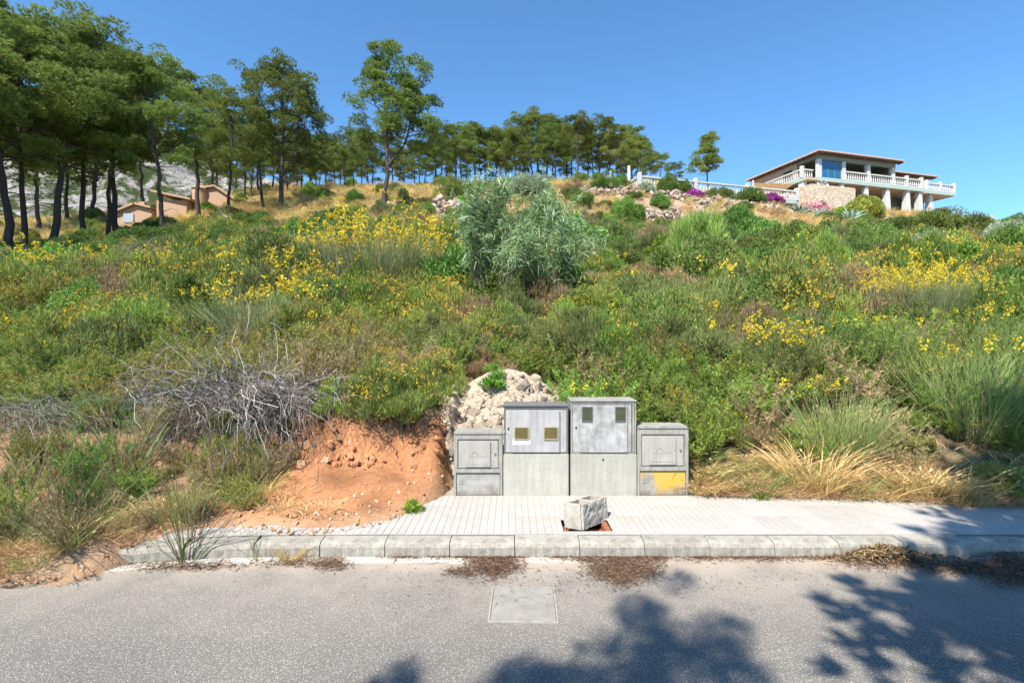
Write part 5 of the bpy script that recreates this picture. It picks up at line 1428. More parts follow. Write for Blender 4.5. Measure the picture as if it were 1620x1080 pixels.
LEFT = [   # proto, base px, Y, top py, rz, wide, label
    (1, 18, 30, 22, 0.4, 1.1, 'big pine at the far left edge with a leaning dark trunk'),
    (0, 36, 32, 60, 2.0, .9, 'slim pale-trunked pine close behind the leftmost big pine'),
    (5, 79, 33, 50, 3.6, 1.1, 'pine with trunk forking low into a V, second large one from the left edge'),
    (2, 130, 36, 70, 1.0, .9, 'thin straight pine between the V-forked pine and the salmon house'),
    (3, 172, 37, 100, 4.0, .9, 'thin slightly leaning pine, left one of a close pair'),
    (4, 185, 36, 85, 2.6, 1.0, 'stout upright pine, right one of a close pair left of the salmon house'),
    (0, 257, 35, 118, 3.3, 1.0, 'pine with a curved trunk leaning left, standing in front of the salmon house'),
    (3, 313, 46, 128, .6, 1.1, 'pine rising beside the turret of the salmon house'),
    (1, 362, 42, 165, 2.4, 1.0, 'pine with low drooping crown just right of the salmon house'),
    (5, 417, 46, 165, 0.2, 1.0, 'pine with a bent trunk leaning left beside the broad round-crowned pine'),
    (11, 443, 46, 110, .9, 1.0, 'broad round-crowned pine nearest the gap of sky, left of the tall forked pine')]
for k, px, Y, top, rz, wd, lb in LEFT:
    x, y, z = pxp(px, Y); put_pine(k, px, Y, hpx(top, Y, z) * .94, rz, lb, 'pines on the left slope', wide=wd)
x, y, z = pxp(607, 36); put_pine(6, 607, 36, hpx(98, 36, z), 0, 'tall lone pine with a forked trunk in the middle of the hillside', href=12.1)
x, y, z = pxp(1120, 66); put_pine(7, 1120, 66, hpx(214, 66, z), 2.6, 'lone pine with rounded crown behind the white terrace balustrade', href=10.6, wide=.95)
ORD = ['first', 'second', 'third', 'fourth', 'fifth', 'sixth', 'seventh', 'eighth', 'ninth', 'tenth', 'eleventh', 'twelfth', 'thirteenth', 'fourteenth', 'fifteenth', 'sixteenth', 'seventeenth', 'eighteenth', 'nineteenth', 'twentieth',
       'twenty-first', 'twenty-second', 'twenty-third', 'twenty-fourth', 'twenty-fifth', 'twenty-sixth', 'twenty-seventh', 'twenty-eighth', 'twenty-ninth', 'thirtieth', 'thirty-first', 'thirty-second', 'thirty-third', 'thirty-fourth', 'thirty-fifth', 'thirty-sixth', 'thirty-seventh', 'thirty-eighth', 'thirty-ninth', 'fortieth']
rng = np.random.default_rng(9)
RIDGE = [(470, 232), (492, 225), (515, 222), (538, 224), (556, 218), (572, 212), (590, 210), (622, 224), (640, 222), (656, 226), (672, 215), (690, 198), (706, 208), (722, 196), (738, 202), (752, 188), (768, 190), (785, 196), (800, 194), (816, 200), (829, 180), (850, 180), (866, 196), (880, 190), (896, 196), (914, 190), (931, 198), (948, 194), (966, 198), (984, 200), (1000, 208), (1016, 208), (1030, 244), (1044, 250), (1070, 262)]
for i, (px, top) in enumerate(RIDGE):
    Y = 70 + rng.random() * 16 if px < 1020 else 72
    x, y, z = pxp(px, Y); h = hpx(top, Y, z) * (1 if i % 2 else 1.0)
    h *= .76 + .2 * rng.random()
    put_pine([8, 9, 10, 3, 0][int(rng.integers(5))], px, Y, h, rng.random() * 6.28, 'dark pine in the wood along the ridge, %s from its left end' % ORD[i], 'ridge wood pines', href=11.2, wide=1.25 if h > 6 else 1.4)
RIDGE2 = [(460, 236), (505, 232), (548, 226), (583, 220), (632, 232), (664, 226), (698, 214), (730, 205), (760, 200), (792, 205), (822, 195), (842, 192), (873, 200), (905, 200), (940, 204), (975, 208), (1008, 218)]
for i, (px, top) in enumerate(RIDGE2):
    Y = 88 + rng.random() * 9
    x, y, z = pxp(px, Y)
    put_pine([10, 9, 8][i % 3], px, Y, hpx(top, Y, z) * .9, rng.random() * 6.28, 'pine in the back row of the ridge wood, %s from the left' % ORD[i], 'ridge wood back row', href=11.2, wide=1.2)
BACK = [(-40, 36, 20), (-20, 50, 90), (60, 52, 150), (105, 58, 150), (150, 56, 140), (225, 66, 160), (345, 62, 190), (388, 60, 205), (408, 66, 190), (455, 62, 215), (478, 58, 225), (500, 60, 232), (530, 64, 226), (335, 70, 200), (372, 72, 205), (398, 58, 215), (432, 70, 205), (446, 56, 235), (470, 68, 215), (490, 70, 225), (515, 66, 222), (545, 62, 240), (560, 66, 236)]
BACK.sort()
for i, (px, Y, top) in enumerate(BACK):
    x, y, z = pxp(px, Y)
    put_pine([9, 10, 8][i % 3], px, Y, hpx(top, Y, z), rng.random() * 6.28, 'background pine seen between the front trunks on the left slope, %s from the left' % ORD[i], 'background pines on the left', href=11.2, wide=1.2)
for i, (X_, Y_, h_) in enumerate(((-27.5, 22.5, 11), (-31, 25.5, 12.5), (-24.8, 19.5, 10), (-34, 28.5, 13))):      # the grove goes on outside the left edge
    put_pine([5, 1, 0, 4][i], 0, 0, h_, i * 1.9, 'pine of the left grove just outside the left edge, %s nearest the road' % ORD[(1, 2, 0, 3)[i]], 'pines on the left slope', wide=1.1, loc=(X_, Y_, g1(X_, Y_)))
# the pines behind the camera whose shadows fall on the road
def shade_tree(k, sx, sy, zc, h, rz, label, href=12., wide=1., fz=.8):
    """stand a tree so that the point at height zc in its crown shades (sx, sy) on the road"""
    q = zc / math.tan(SUN_EL)
    x = sx + math.sin(SUN_AZ) * q; y = sy + math.cos(SUN_AZ) * q
    return put_pine(k, 0, 0, h, rz, label, 'roadside pines behind the viewpoint', href, wide, loc=(x, y, 0))
shade_tree(2, -.15, 1.38, 6.2, 8.0, .5, 'roadside pine behind the viewpoint throwing the middle shadow on the asphalt', wide=.36)
shade_tree(12, 4.3, 1.9, 6.0, 8.2, 4.4, 'roadside pine behind the viewpoint thickening the right-hand shadow on the asphalt', href=8.2, wide=.95)
shade_tree(12, 5.35, 3.3, 6.0, 8.0, 1.7, 'roadside pine behind the viewpoint throwing the right-hand shadow on the asphalt', href=8.2, wide=.8)

# ------------------------------------------------------------------ shrubs, brooms and weeds one can single out
SH = [  # name, kind, variant, px, Y, scale (x, z), label, category
    ('broom_shrub', 'broom_full', 0, 602, 11.0, (.8, 1.12), 'largest flowering broom, dense yellow blossom, left of the silvery tree', 'broom'),
    ('broom_shrub', 'broom_mid', 0, 412, 7.9, (1., .95), 'medium flowering broom fountain above the tangle of dead grey twigs', 'broom'),
    ('broom_shrub', 'broom_mid', 1, 28, 13.5, (1.3, 1.0), 'yellow-flowered broom at the far left edge in front of the pine trunks', 'broom'),
    ('broom_shrub', 'broom_mid', 0, 112, 13.0, (1.2, .85), 'yellow-flowered broom second from the left edge, below the V-forked pine', 'broom'),
    ('broom_shrub', 'broom_mid', 1, 490, 9.8, (1.2, 1.0), 'loose flowering broom at the left foot of the largest broom', 'broom'),
    ('broom_shrub', 'broom_full', 0, 1448, 8.6, (.42, .78), 'wide yellow-blossomed broom on the right side of the slope', 'broom'),
    ('broom_shrub', 'broom_few', 0, 1535, 5.75, (.85, .9), 'thick green broom with few flowers at the right, above dry straw', 'broom'),
    ('broom_shrub', 'broom_few', 1, 1322, 5.55, (.75, .75), 'green broom behind the golden grass tuft right of the cabinets', 'broom'),
    ('broom_shrub', 'broom_few', 2, 1105, 8.6, (1.0, 1.05), 'spindly green broom with a few yellow blooms above the right-hand cabinets', 'broom'),
    ('broom_shrub', 'broom_few', 0, 925, 6.15, (.5, .55), 'small rush-like green broom behind the tallest cabinet', 'broom'),
    ('broom_shrub', 'broom_few', 1, 1195, 7.9, (.8, .7), 'pale leaning broom beside a whitish rock on the right slope', 'broom'),
    ('broom_shrub', 'broom_few', 2, 1590, 6.8, (.7, .75), 'green broom at the right edge behind the thick one', 'broom'),
    ('broom_shrub', 'broom_sparse', 0, 205, 4.75, (1.0, 1.1), 'leggy bare broom growing from the red bank at the left', 'broom'),
    ('roadside_weed', 'broom_sparse', 1, 112, 3.72, (.9, .85), 'tall wiry weed in the gutter nearest the left edge', 'weed'),
    ('roadside_weed', 'broom_sparse', 2, 296, 3.83, (.75, .9), 'tall wiry weed in the gutter below the dead twigs', 'weed'),
    ('roadside_weed', 'weed', 0, 405, 3.83, (.55, .42), 'short reddish weed in the gutter between two wiry weeds', 'weed'),
    ('roadside_weed', 'weed', 1, 30, 3.9, (.9, .95), 'thin upright weed at the left edge of the road', 'weed'),
    ('grass_tuft', 'goldgrass', 3, 461, 3.86, (.28, .25), 'little straw-coloured grass tuft growing at the kerb', 'grass tuft'),
    ('grass_tuft', 'goldgrass', 0, 1290, 5.12, (1.0, .95), 'golden dry grass fountain at the pavement edge right of the cabinets', 'grass tuft'),
    ('grass_tuft', 'goldgrass', 1, 1478, 5.0, (.8, .5), 'low straw-coloured grass tuft in front of the thick broom', 'grass tuft'),
    ('grass_tuft', 'greengrass', 0, 345, 4.5, (.6, .45), 'thin green grass tuft on the bank foot by the left gutter', 'grass tuft'),
    ('thistle', 'oleander_seedling', 2, 1203, 4.98, (.5, .22), 'low blue-green thistle rosette at the pavement edge right of the cabinets', 'thistle'),
    ('spurge_plant', 'oleander_seedling', 3, 653, 4.62, (.4, .2), 'small fleshy green plant at the foot of the red bank', 'plant'),
    ('oleander_seedling', 'oleander_seedling', 0, 781, 6.02, (.7, .5), 'bright green leafy seedling on top of the rubble heap', 'seedling'),
    ('oleander_seedling', 'oleander_seedling', 1, 850, 6.45, (.9, .75), 'upright leafy green seedling just right of the rubble heap top', 'seedling'),
    ('flowering_shrub', 'yellow_scrub', 0, 625, 5.68, (.68, .85), 'bushy yellow-flowering shrub overhanging the red earth bank', 'shrub'),
    ('flowering_shrub', 'yellow_scrub', 1, 690, 6.3, (.5, .7), 'yellow-tipped shrub touching the left side of the rubble heap', 'shrub'),
    ('flowering_shrub', 'yellow_scrub', 1, 1160, 5.85, (.42, .6), 'yellow-flowered shrub just right of and behind the yellow-painted cabinet', 'shrub'),
    ('flowering_shrub', 'fresh_scrub', 0, 545, 5.8, (.5, .5), 'fresh green shrub on the bank edge left of the bushy yellow one', 'shrub'),
    ('flowering_shrub', 'fresh_scrub', 1, 105, 6.8, (.5, .65), 'fresh bright green shrub among yellow scrub at the left', 'shrub'),
    ('flowering_shrub', 'fresh_scrub', 0, 1040, 6.3, (.5, .7), 'fresh green shrub directly behind the small right cabinet', 'shrub'),
    ('flowering_shrub', 'fresh_scrub', 1, 1000, 7.2, (.5, .6), 'fresh green shrub up the slope behind the tallest cabinet', 'shrub'),
    ('flowering_shrub', 'yellow_scrub', 0, 1590, 5.0, (.4, .4), 'dark low shrub with yellow flowers at the right edge of the pavement', 'shrub'),
    ('pine_sapling', 'sapling', 0, 1100, 14.0, (1.55, 2.05), 'pale green pine sapling, a rounded cone right of centre on the slope', 'sapling'),
    ('green_shrub', 'lentisk', 0, 1166, 25, (1.7, 2.4), 'domed fresh green shrub directly behind the pale sapling', 'shrub'),
    ('green_shrub', 'lentisk', 1, 992, 38, (1.5, 2.1), 'round dark green shrub among the pale stone terraces', 'shrub'),
    ('green_shrub', 'lentisk', 0, 1044, 42, (1.0, 1.5), 'smaller round shrub right of the one on the stone terraces', 'shrub'),
    ('green_shrub', 'lentisk', 1, 1058, 46.5, (1.2, 2.5), 'green shrub growing up against the left end of the balustrade', 'shrub'),
    ('green_shrub', 'lentisk', 0, 955, 46, (1.6, 1.3), 'low green shrub below the ridge wood, left of the terrace end', 'shrub'),
    ('green_shrub', 'lentisk', 1, 978, 47, (1.4, 1.6), 'low green shrub nearest the left corner of the terrace', 'shrub'),
    ('green_shrub', 'bright', 0, 1490, 13.2, (1.35, 1.6), 'vivid green spreading shrub on the right slope below grey-green bushes', 'shrub'),
    ('green_shrub', 'bright', 1, 1400, 15.5, (1.2, 1.1), 'vivid green low shrub just left of the largest vivid one', 'shrub'),
    ('green_shrub', 'bright', 0, 1600, 9.8, (.9, 1.0), 'bright green shrub at the right edge beside the wide broom', 'shrub'),
    ('green_shrub', 'lentisk', 0, 1215, 14.6, (1.1, 1.5), 'dense mid green shrub just right of the pale sapling', 'shrub'),
    ('green_shrub', 'lentisk', 1, 1300, 15.5, (1.3, 1.4), 'dense mid green shrub on the slope under the villa', 'shrub'),
    ('green_shrub', 'lentisk', 1, 475, 19, (1.3, 1.5), 'dark green shrub above the brown one, left of the tall forked pine', 'shrub'),
    ('green_shrub', 'lentisk', 0, 530, 21, (1.4, 1.6), 'dark green shrub just left of the largest broom top', 'shrub'),
    ('green_shrub', 'lentisk', 1, 370, 14.5, (1.0, 1.2), 'green shrub left of the brown upright bush', 'shrub'),
    ('green_shrub', 'bright', 1, 243, 12.6, (.45, .5), 'small vivid green bush among the yellow scrub at the left', 'shrub'),
    ('green_shrub', 'lentisk', 0, 900, 10.3, (.9, 1.2), 'dark green shrub under the right side of the silvery tree', 'shrub'),
    ('green_shrub', 'lentisk', 1, 955, 13, (.9, 1.2), 'dark green shrub between the silvery tree and the sapling', 'shrub'),
    ('green_shrub', 'bright', 0, 715, 10, (.8, .8), 'leafy bright green shrub between the largest broom and the silvery tree', 'shrub'),
    ('brown_shrub', 'brown_scrub', 0, 428, 14.8, (.6, 1.5), 'upright dark brown dry bush between two green shrubs on the left', 'shrub'),
    ('brown_shrub', 'brown_scrub', 1, 1225, 10.3, (.6, .6), 'reddish-brown dry shrub below the dense green ones on the right', 'shrub'),
    ('brown_shrub', 'brown_scrub', 0, 1062, 10.2, (.55, .65), 'brown dry shrub left of the spindly broom', 'shrub'),
    ('brown_shrub', 'brown_scrub', 1, 1560, 8.4, (.6, .55), 'rusty dry shrub right of the wide broom', 'shrub'),
    ('cypress', 'cypress', 0, 718, 16.2, (.9, 1.1), 'small dark cypress between the largest broom and the silvery tree', 'cypress'),
    ('cypress', 'cypress', 1, 645, 33.5, (2.0, 1.75), 'dark cone-shaped evergreen right of the tall forked pine', 'cypress'),
    ('cypress', 'cypress', 0, 667, 33, (1.9, 1.15), 'shorter dark evergreen next to the cone-shaped one right of the forked pine', 'cypress'),
    ('grey_shrub', 'grey_shrub', 0, 1446, 17.5, (1.5, 1.7), 'blue-grey domed shrub above the vivid green one', 'shrub'),
    ('grey_shrub', 'grey_shrub', 1, 1605, 22, (1.5, 2.4), 'blue-grey shrub at the right edge of the skyline', 'shrub'),
    ('grey_shrub', 'grey_shrub', 0, 838, 44, (2.3, 2.6), 'pale domed shrub under the ridge wood, behind the silvery tree', 'shrub'),
    ('grey_shrub', 'maquis', 0, 716, 44, (1.8, 2.7), 'dark bluish shrub on the ridge left of the pale dome', 'shrub'),
    ('grey_shrub', 'maquis', 1, 1410, 33, (2.2, 1.9), 'olive-brown spreading bush below the villa pillars, left one', 'shrub'),
    ('grey_shrub', 'maquis', 0, 1470, 32, (2.4, 2.1), 'large olive-green bush below the right half of the villa', 'shrub'),
    ('grey_shrub', 'maquis', 1, 1535, 32, (2.1, 2.3), 'dark olive bush at the end of the skyline right of the villa', 'shrub'),
    ('garden_shrub', 'yellowgreen', 0, 1364, 47.5, (2.1, 2.5), 'yellow-green garden shrub in front of the villa stone wall', 'shrub'),
    ('garden_shrub', 'bright', 1, 1328, 48.0, (1.5, 1.6), 'darker green garden shrub left of the yellow-green one', 'shrub'),
    ('red_hedge', 'redhedge', 0, 1580, 15.5, (1.7, 1.3), 'reddish-brown leafed hedge at the right edge', 'shrub'),
    ('bougainvillea', 'bougainvillea', 0, 1098, 47.6, (1.7, 1.6), 'left magenta bougainvillea spilling over the balustrade', 'bougainvillea'),
    ('bougainvillea', 'bougainvillea', 1, 1222, 50.6, (1.5, 1.7), 'right magenta bougainvillea, near the stone wall', 'bougainvillea'),
    ('oleander_bush', 'oleander', 0, 1290, 50.0, (2.1, 1.6), 'pink flowering oleander at the foot of the stone wall', 'shrub'),
    ('oleander_bush', 'oleander', 1, 1572, 19, (.7, .9), 'small pink-flowered bush near the right edge', 'shrub'),
    ('agave_plant', 'agave', 0, 1262, 48.0, (1.7, 1.7), 'grey-green agave left of the pink oleander', 'agave'),
    ('agave_plant', 'agave', 0, 1294, 47.0, (1.8, 1.6), 'grey-green agave in front of the pink oleander', 'agave'),
    ('agave_plant', 'agave', 0, 1345, 45.5, (1.9, 1.9), 'grey-green agave below the darker garden shrub', 'agave'),
    ('green_shrub', 'maquis', 0, 1135, 47.2, (1.6, 1.9), 'dull green shrub hiding the balustrade between the two bougainvilleas, left one', 'shrub'),
    ('green_shrub', 'lentisk', 1, 1185, 48.6, (1.7, 2.0), 'dull green shrub hiding the balustrade just left of the right bougainvillea', 'shrub'),
    ('green_shrub', 'grey_shrub', 1, 1022, 46.2, (1.0, 1.5), 'greyish shrub at the foot of the terrace corner pillar', 'shrub'),
    ('palm_tree', 'palm', 0, 1578, 40, (1.0, 1.3), 'small palm-like tree on the skyline right of the villa', 'palm'),
    ('green_shrub', 'bright', 1, 330, 51, (1.2, 1.6), 'round green shrub in front of the turret of the salmon house', 'shrub'),
    ('green_shrub', 'maquis', 0, 152, 50, (1.8, 2.0), 'broad dull green bush at the left corner of the salmon house', 'shrub'),
]
BIAS = {'bougainvillea': 1.3}
for i, (nm, k, v, px, Y, (sx, sz), lb, ct) in enumerate(SH):
    x, y, z = pxp(px, Y)
    if nm == 'oleander_seedling' and v == 0: z = float(mound_z(np.array([x]), np.array([y]))[0])
    if nm == 'bougainvillea': z = 14.6 if v == 0 else 15.0
    if nm == 'roadside_weed' or (nm == 'grass_tuft' and v == 3): z = max(z, .0)
    if nm == 'broom_shrub' and k != 'broom_sparse': sz *= .78 if k == 'broom_full' else .98
    put(nm, k, v, (x, y, z - .03), (i * 1.7) % 6.28, (sx, sx, sz), lb, ct)
x, y, z = pxp(768, 9.5)
ac = tag(empty('acacia_tree', (x, y, z)), 'silvery narrow-leaved small tree with several leaning stems above the cabinets', 'tree')
for pn, me, mt in acacia(): obj(pn, me, M[mt], ac)
# dead twig tangles hanging over the bank, dead branches farther up
x, y, z = pxp(385, 5.75)
tg = tag(empty('dead_twigs', (x, y - .26, z + .14), (0, 0, 0), (1.05, 1.1, 1.25)), 'large tangle of dead grey twigs hanging over the red bank', 'dead twigs')
for pn, me, mt in dead_tangle(5, 520, 1.15, .54, ((.27, .25, .23), (.2, .175, .16), (.4, .37, .34), (.15, .125, .11))): obj(pn, me, M[mt], tg)
x, y, z = pxp(470, 5.9)
tg = tag(empty('dead_twigs', (x, y - .15, z + .15), (0, 0, .2), (.8, 1, 1.0)), 'smaller tangle of dead twigs beside the bushy yellow shrub', 'dead twigs')
for pn, me, mt in dead_tangle(6, 170, .6, .5): obj(pn, me, M[mt], tg)
for i, (px, Y, w, lb) in enumerate(((545, 5.62, .55, 'thin dead roots and twigs dangling over the middle of the red bank'), (660, 5.6, .5, 'dark dead twigs hanging beside the small left cabinet end of the bank'))):
    x, y, z = pxp(px, Y)
    tg = tag(empty('dead_twigs', (x, y - .12, z + .05), (0, 0, .1), (1, .8, 1.0)), lb, 'dead twigs')
    for pn, me, mt in dead_tangle(15 + i, 70, w, .38, ((.2, .15, .11), (.15, .11, .08), (.26, .2, .15)), .0032, .9): obj(pn, me, M[mt], tg)
x, y, z = pxp(80, 5.5)
tg = tag(empty('dead_twigs', (x, y - .15, z + .1), (0, 0, -.1), (1.0, 1, .8)), 'fine grey dead brush on the bank at the far left', 'dead twigs')
for pn, me, mt in dead_tangle(8, 330, 1.0, .5, ((.2, .19, .15), (.26, .24, .2), (.16, .17, .1)), .004): obj(pn, me, M[mt], tg)
x, y, z = pxp(285, 21)
tg = tag(empty('dead_branches', (x, y, z + .25), (0, 0, .3), (3.2, 2, 1.3)), 'pile of bleached dead branches lying below the pines', 'dead branches')
for pn, me, mt in dead_tangle(7, 90, 1.0, .6, r=.008, hang=.25): obj(pn, me, M[mt], tg)
x, y, z = pxp(378, 31)
rng = np.random.default_rng(4)
ft = tag(empty('fallen_trunk', (x, y, z), (0, 0, 0)), 'bleached grey fallen trunk propped against a pine on the left slope', 'fallen trunk')
P = np.array([[(-1.0, 0, .95), (-.5, 0, .65), (.1, 0, .3), (.9, .1, .12), (1.4, .1, 0.)]]); 
obj('trunk', mesh_np('trunk', *tubes(P, np.array([[.07, .1, .12, .1, .07]]), 7, (.36, .34, .33)), smooth=True), M['twig'], ft)
b = np.repeat(P[0][[0, 1, 2, 3]], 3, 0); Pb = arc(b, rng.normal(0, 1, (12, 3)) + [0, 0, .3], .6, np.array([[0, 0, -.3]]), 5, .2, rng)
obj('branch', mesh_np('branch', *tubes(Pb, np.linspace(.035, .01, 5)[None] * np.ones((12, 1)), 4, (.34, .32, .31))), M['twig'], ft)
# stakes and posts
def stake(px, Y, h, r, col, label, lean=0.):
    x, y, z = pxp(px, Y); bm = bmesh.new()
    bmesh.ops.create_cone(bm, cap_ends=True, segments=8, radius1=r, radius2=r * .9, depth=h, matrix=Matrix.Translation((0, 0, h / 2 - .1)))
    bmesh.ops.bevel(bm, geom=[e for e in bm.edges if abs(e.verts[0].co.z - e.verts[1].co.z) < 1e-4 and e.verts[0].co.z > 0], offset=r * .3, segments=1, affect='EDGES')
    me = bpy.data.meshes.new('stake'); bm.to_mesh(me); bm.free()
    tag(obj('stake', me, mat_plain('stake', col, rough=.8), None, (x, y, z), (0, lean, .3)), label, 'stake')
stake(157, 7.4, .75, .022, (.1, .11, .12), 'thin dark stake standing in the scrub at the left', .03)
stake(1377, 13.5, .9, .025, (.2, .21, .23), 'thin grey stake leaning in the green scrub on the right', -.4)
stake(966, 52, 1.9, .13, (.3, .36, .3), 'pale green post in front of the ridge wood', 0)
stake(995, 48.5, 2.2, .16, (.66, .6, .54), 'whitish post at the left end of the terrace', 0)

# ------------------------------------------------------------------ rock outcrops and tumbled terrace walls
def rock_run(name, px0, px1, Y0, Y1, n, hgt, sz, label, cat, seed, dep=.8):
    rng = np.random.default_rng(seed); t = rng.random(n)
    px = px0 + (px1 - px0) * t; Y = Y0 + (Y1 - Y0) * t + rng.normal(0, dep * .4, n); X = (px - CX) / F_PX * Y
    z = ground(X, Y); u = rng.random(n)
    c = Vector((float(X.mean()), float(Y.mean()), float(z.min())))
    s = sz * (.45 + 1.1 * rng.random(n)**2)
    z = z + u * hgt * (.6 + .8 * vnoise(t * 9, t * 0, seed))
    cols = pick([(.42, .34, .27), (.37, .275, .205), (.48, .42, .35), (.33, .23, .17)], n, None, rng, .15)
    me = rocks_joined('stones', np.c_[X, Y, z] - np.array(c[:]), s, cols, rng)
    r = tag(empty(name, c), label, cat); tag(obj('stones', me, M['stone'], r), kind='stuff')
rock_run('stone_terrace_wall', 915, 1010, 45.5, 44.5, 420, .6, .36, 'tumbled pale stone terrace wall below the left end of the balustrade', 'stone wall', 1)
rock_run('stone_terrace_wall', 1000, 1075, 38.8, 40, 300, .9, .4, 'tumbled pinkish stone wall right of the round dark shrub', 'stone wall', 2)
rock_run('stone_terrace_wall', 920, 1005, 35, 34, 170, .3, .36, 'low line of pale stones below the round dark shrub', 'stone wall', 3, .4)
rock_run('stone_terrace_wall', 1030, 1265, 44.5, 47.5, 700, .45, .36, 'long tumbled stone terrace wall under the balustrade', 'stone wall', 4, 1.2)
rock_run('stone_terrace_wall', 1265, 1380, 33.5, 34.5, 190, .5, .42, 'short broken stone wall on the slope below the garden shrubs', 'stone wall', 5, .5)
rock_run('rock_outcrop', 690, 730, 30, 30, 160, .7, .45, 'heap of pale stones left of the silvery tree top', 'rocks', 6, 1.2)
rock_run('rock_outcrop', 615, 650, 36, 37, 40, .6, .8, 'whitish boulders beside the foot of the tall forked pine', 'rocks', 7, .8)
rock_run('rock_outcrop', 200, 330, 40, 42, 90, .2, .55, 'scattered whitish rocks in dry grass before the salmon house', 'rocks', 8, 2.5)
rock_run('rock_outcrop', 1165, 1225, 8.7, 8.6, 26, .12, .16, 'small whitish rocks among pale broom on the right slope', 'rocks', 9, .2)
rock_run('rock_outcrop', 1500, 1620, 27, 26, 60, .3, .4, 'pale stones showing along the right edge above the red hedge', 'rocks', 10, .6)

# ------------------------------------------------------------------ ground cover
def cover():
    rng = np.random.default_rng(123)
    KIND = [('yellow_scrub', 0), ('yellow_scrub', 1), ('fresh_scrub', 0), ('brown_scrub', 0), ('rosemary', 0), ('maquis', 0), ('maquis', 1), ('lentisk', 0), ('lentisk', 1), ('bright', 0), ('rosemary', 1)]
    def wts(px, Y):
        if Y < 13.5:
            if px < 720: return [.3, .28, .13, .09, .08, .03, .02, .01, .01, .0, .05]
            return [.11, .11, .2, .16, .14, .07, .06, .05, .03, .01, .08]
        if px < 900: return [.12, .12, .03, .1, .1, .14, .14, .1, .1, .02, .03]
        return [.02, .02, .04, .13, .14, .19, .17, .12, .1, .04, .08]
    pts = []; idx = []; sc = []
    def add(n, Y0, Y1, pxa, pxb, s0, s1, prob=lambda X, Y, px: True):
        k = 0
        while k < n:
            Y = math.sqrt(Y0**2 + (Y1**2 - Y0**2) * rng.random()); px = pxa + (pxb - pxa) * rng.random(); X = (px - CX) / F_PX * Y
            k += 1
            if not prob(X, Y, px): continue
            if Y < 6.9 and -.95 < X < .75: continue
            s = s0 + (s1 - s0) * rng.random()
            pts.append((X, Y)); idx.append(rng.choice(len(KIND), p=np.array(wts(px, Y)) / sum(wts(px, Y)))); sc.append((s * (.85 + .3 * rng.random()), s * (.85 + .3 * rng.random()), s * (.85 + .75 * rng.random())))
    def near_ok(X, Y, px):
        if X < -.6: return Y > 5.75 + .15 * math.sin(X * 3) + (.45 if -3.0 < X < -1.7 else 0)
        if X > 1.75: return Y > edge(X) + .65
        return Y > 5.75
    add(330, 5.6, 8.0, -150, 1780, .28, .46, near_ok)
    add(400, 8.0, 14, -120, 1740, .45, .8, near_ok)
    add(75, 7.0, 9.5, -120, 1740, .6, .9, near_ok); add(190, 9, 14, -120, 1740, .9, 1.35, near_ok)
    add(230, 13.0, 20, 380, 1700, .85, 1.35, lambda X, Y, px: px > 900 or rng.random() < .35)
    add(600, 13.5, 24, -80, 1700, .5, .9, lambda X, Y, px: not (px < 380 and Y > 17 and rng.random() < .6))
    add(480, 22, 33, 350, 1680, .6, 1.05, lambda X, Y, px: rng.random() < (.25 if px < 940 else (.4 if px < 1400 else .9)))
    add(160, 32, 46, 150, 1700, .6, 1.2, lambda X, Y, px: (px > 1300 and rng.random() < .6) or rng.random() < .3)
    add(120, 22, 40, -150, 400, .8, 1.5)
    add(150, 46, 80, -100, 1100, .7, 1.5, lambda X, Y, px: rng.random() < .55)
    P = np.array(pts); z = ground(P[:, 0], P[:, 1]) - .03
    scatter('low_scrub', np.c_[P, z], rng.random(len(P)) * 6.28, sc, idx, [proto(*k) for k in KIND])
    # upright leafy herbs that fill the near slope between the shrubs
    HK = [('herb_yellow', 0), ('herb_yellow', 1), ('herb_fresh', 0), ('herb_fresh', 1), ('herb_dry', 0), ('herb_dark', 0), ('herb_orange', 0), ('herb_dry', 1)]
    pts = []; idx = []; sc = []
    def addh(n, Y0, Y1, s0, s1):
        for _ in range(n):
            Y = math.sqrt(Y0**2 + (Y1**2 - Y0**2) * rng.random()); px = -170 + 1960 * rng.random(); X = (px - CX) / F_PX * Y
            if not near_ok(X, Y, px) or (Y < 6.9 and -.85 < X < .65) or (8.2 < Y < 9.7 and -1.0 < X < .5): continue
            patch = float(fbm(np.array([X * .55]), np.array([Y * .55]), 88)[0])
            if rng.random() < .35 and .42 < patch < .5: continue
            if px < 700: w = [.05, .03, .02, .02, .35, .0, .35, .3] if patch < .42 else ([.3, .22, .04, .04, .06, .02, .3, .06] if patch < .56 else [.2, .1, .4, .2, .03, .1, .05, .02])
            else: w = [.1, .05, .05, .03, .4, .05, .1, .35] if patch < .4 else ([.3, .25, .12, .1, .08, .05, .08, .05] if patch < .5 else ([.1, .05, .4, .3, .03, .1, .0, .02] if patch < .58 else [.04, .02, .2, .1, .02, .6, .0, .02]))
            w = np.array(w) / sum(w)
            s = s0 + (s1 - s0) * rng.random(); pts.append((X, Y)); idx.append(int(rng.choice(8, p=w))); sc.append((s * (.9 + .5 * rng.random()), s * (.9 + .5 * rng.random()), s * (.7 + .6 * rng.random())))
    addh(640, 5.5, 8.2, .42, .8); addh(330, 8, 14, .45, .85); addh(110, 14, 20, .7, 1.1)
    for _ in range(280):        # small dry and green plants on the foot of the left bank
        X = -4.6 + 3.6 * rng.random(); Y = edge(X) + .08 + (5.6 - edge(X)) * rng.random()**.8
        if X > -2.25: continue
        s = .12 + .3 * rng.random()**1.5; pts.append((X, Y)); idx.append(int(rng.choice([4, 7, 0, 5, 3, 6], p=[.32, .27, .12, .1, .09, .1]))); sc.append((s * 1.2, s * 1.2, s * (.8 + .8 * rng.random())))
    P = np.array(pts); z = ground(P[:, 0], P[:, 1]) - .03
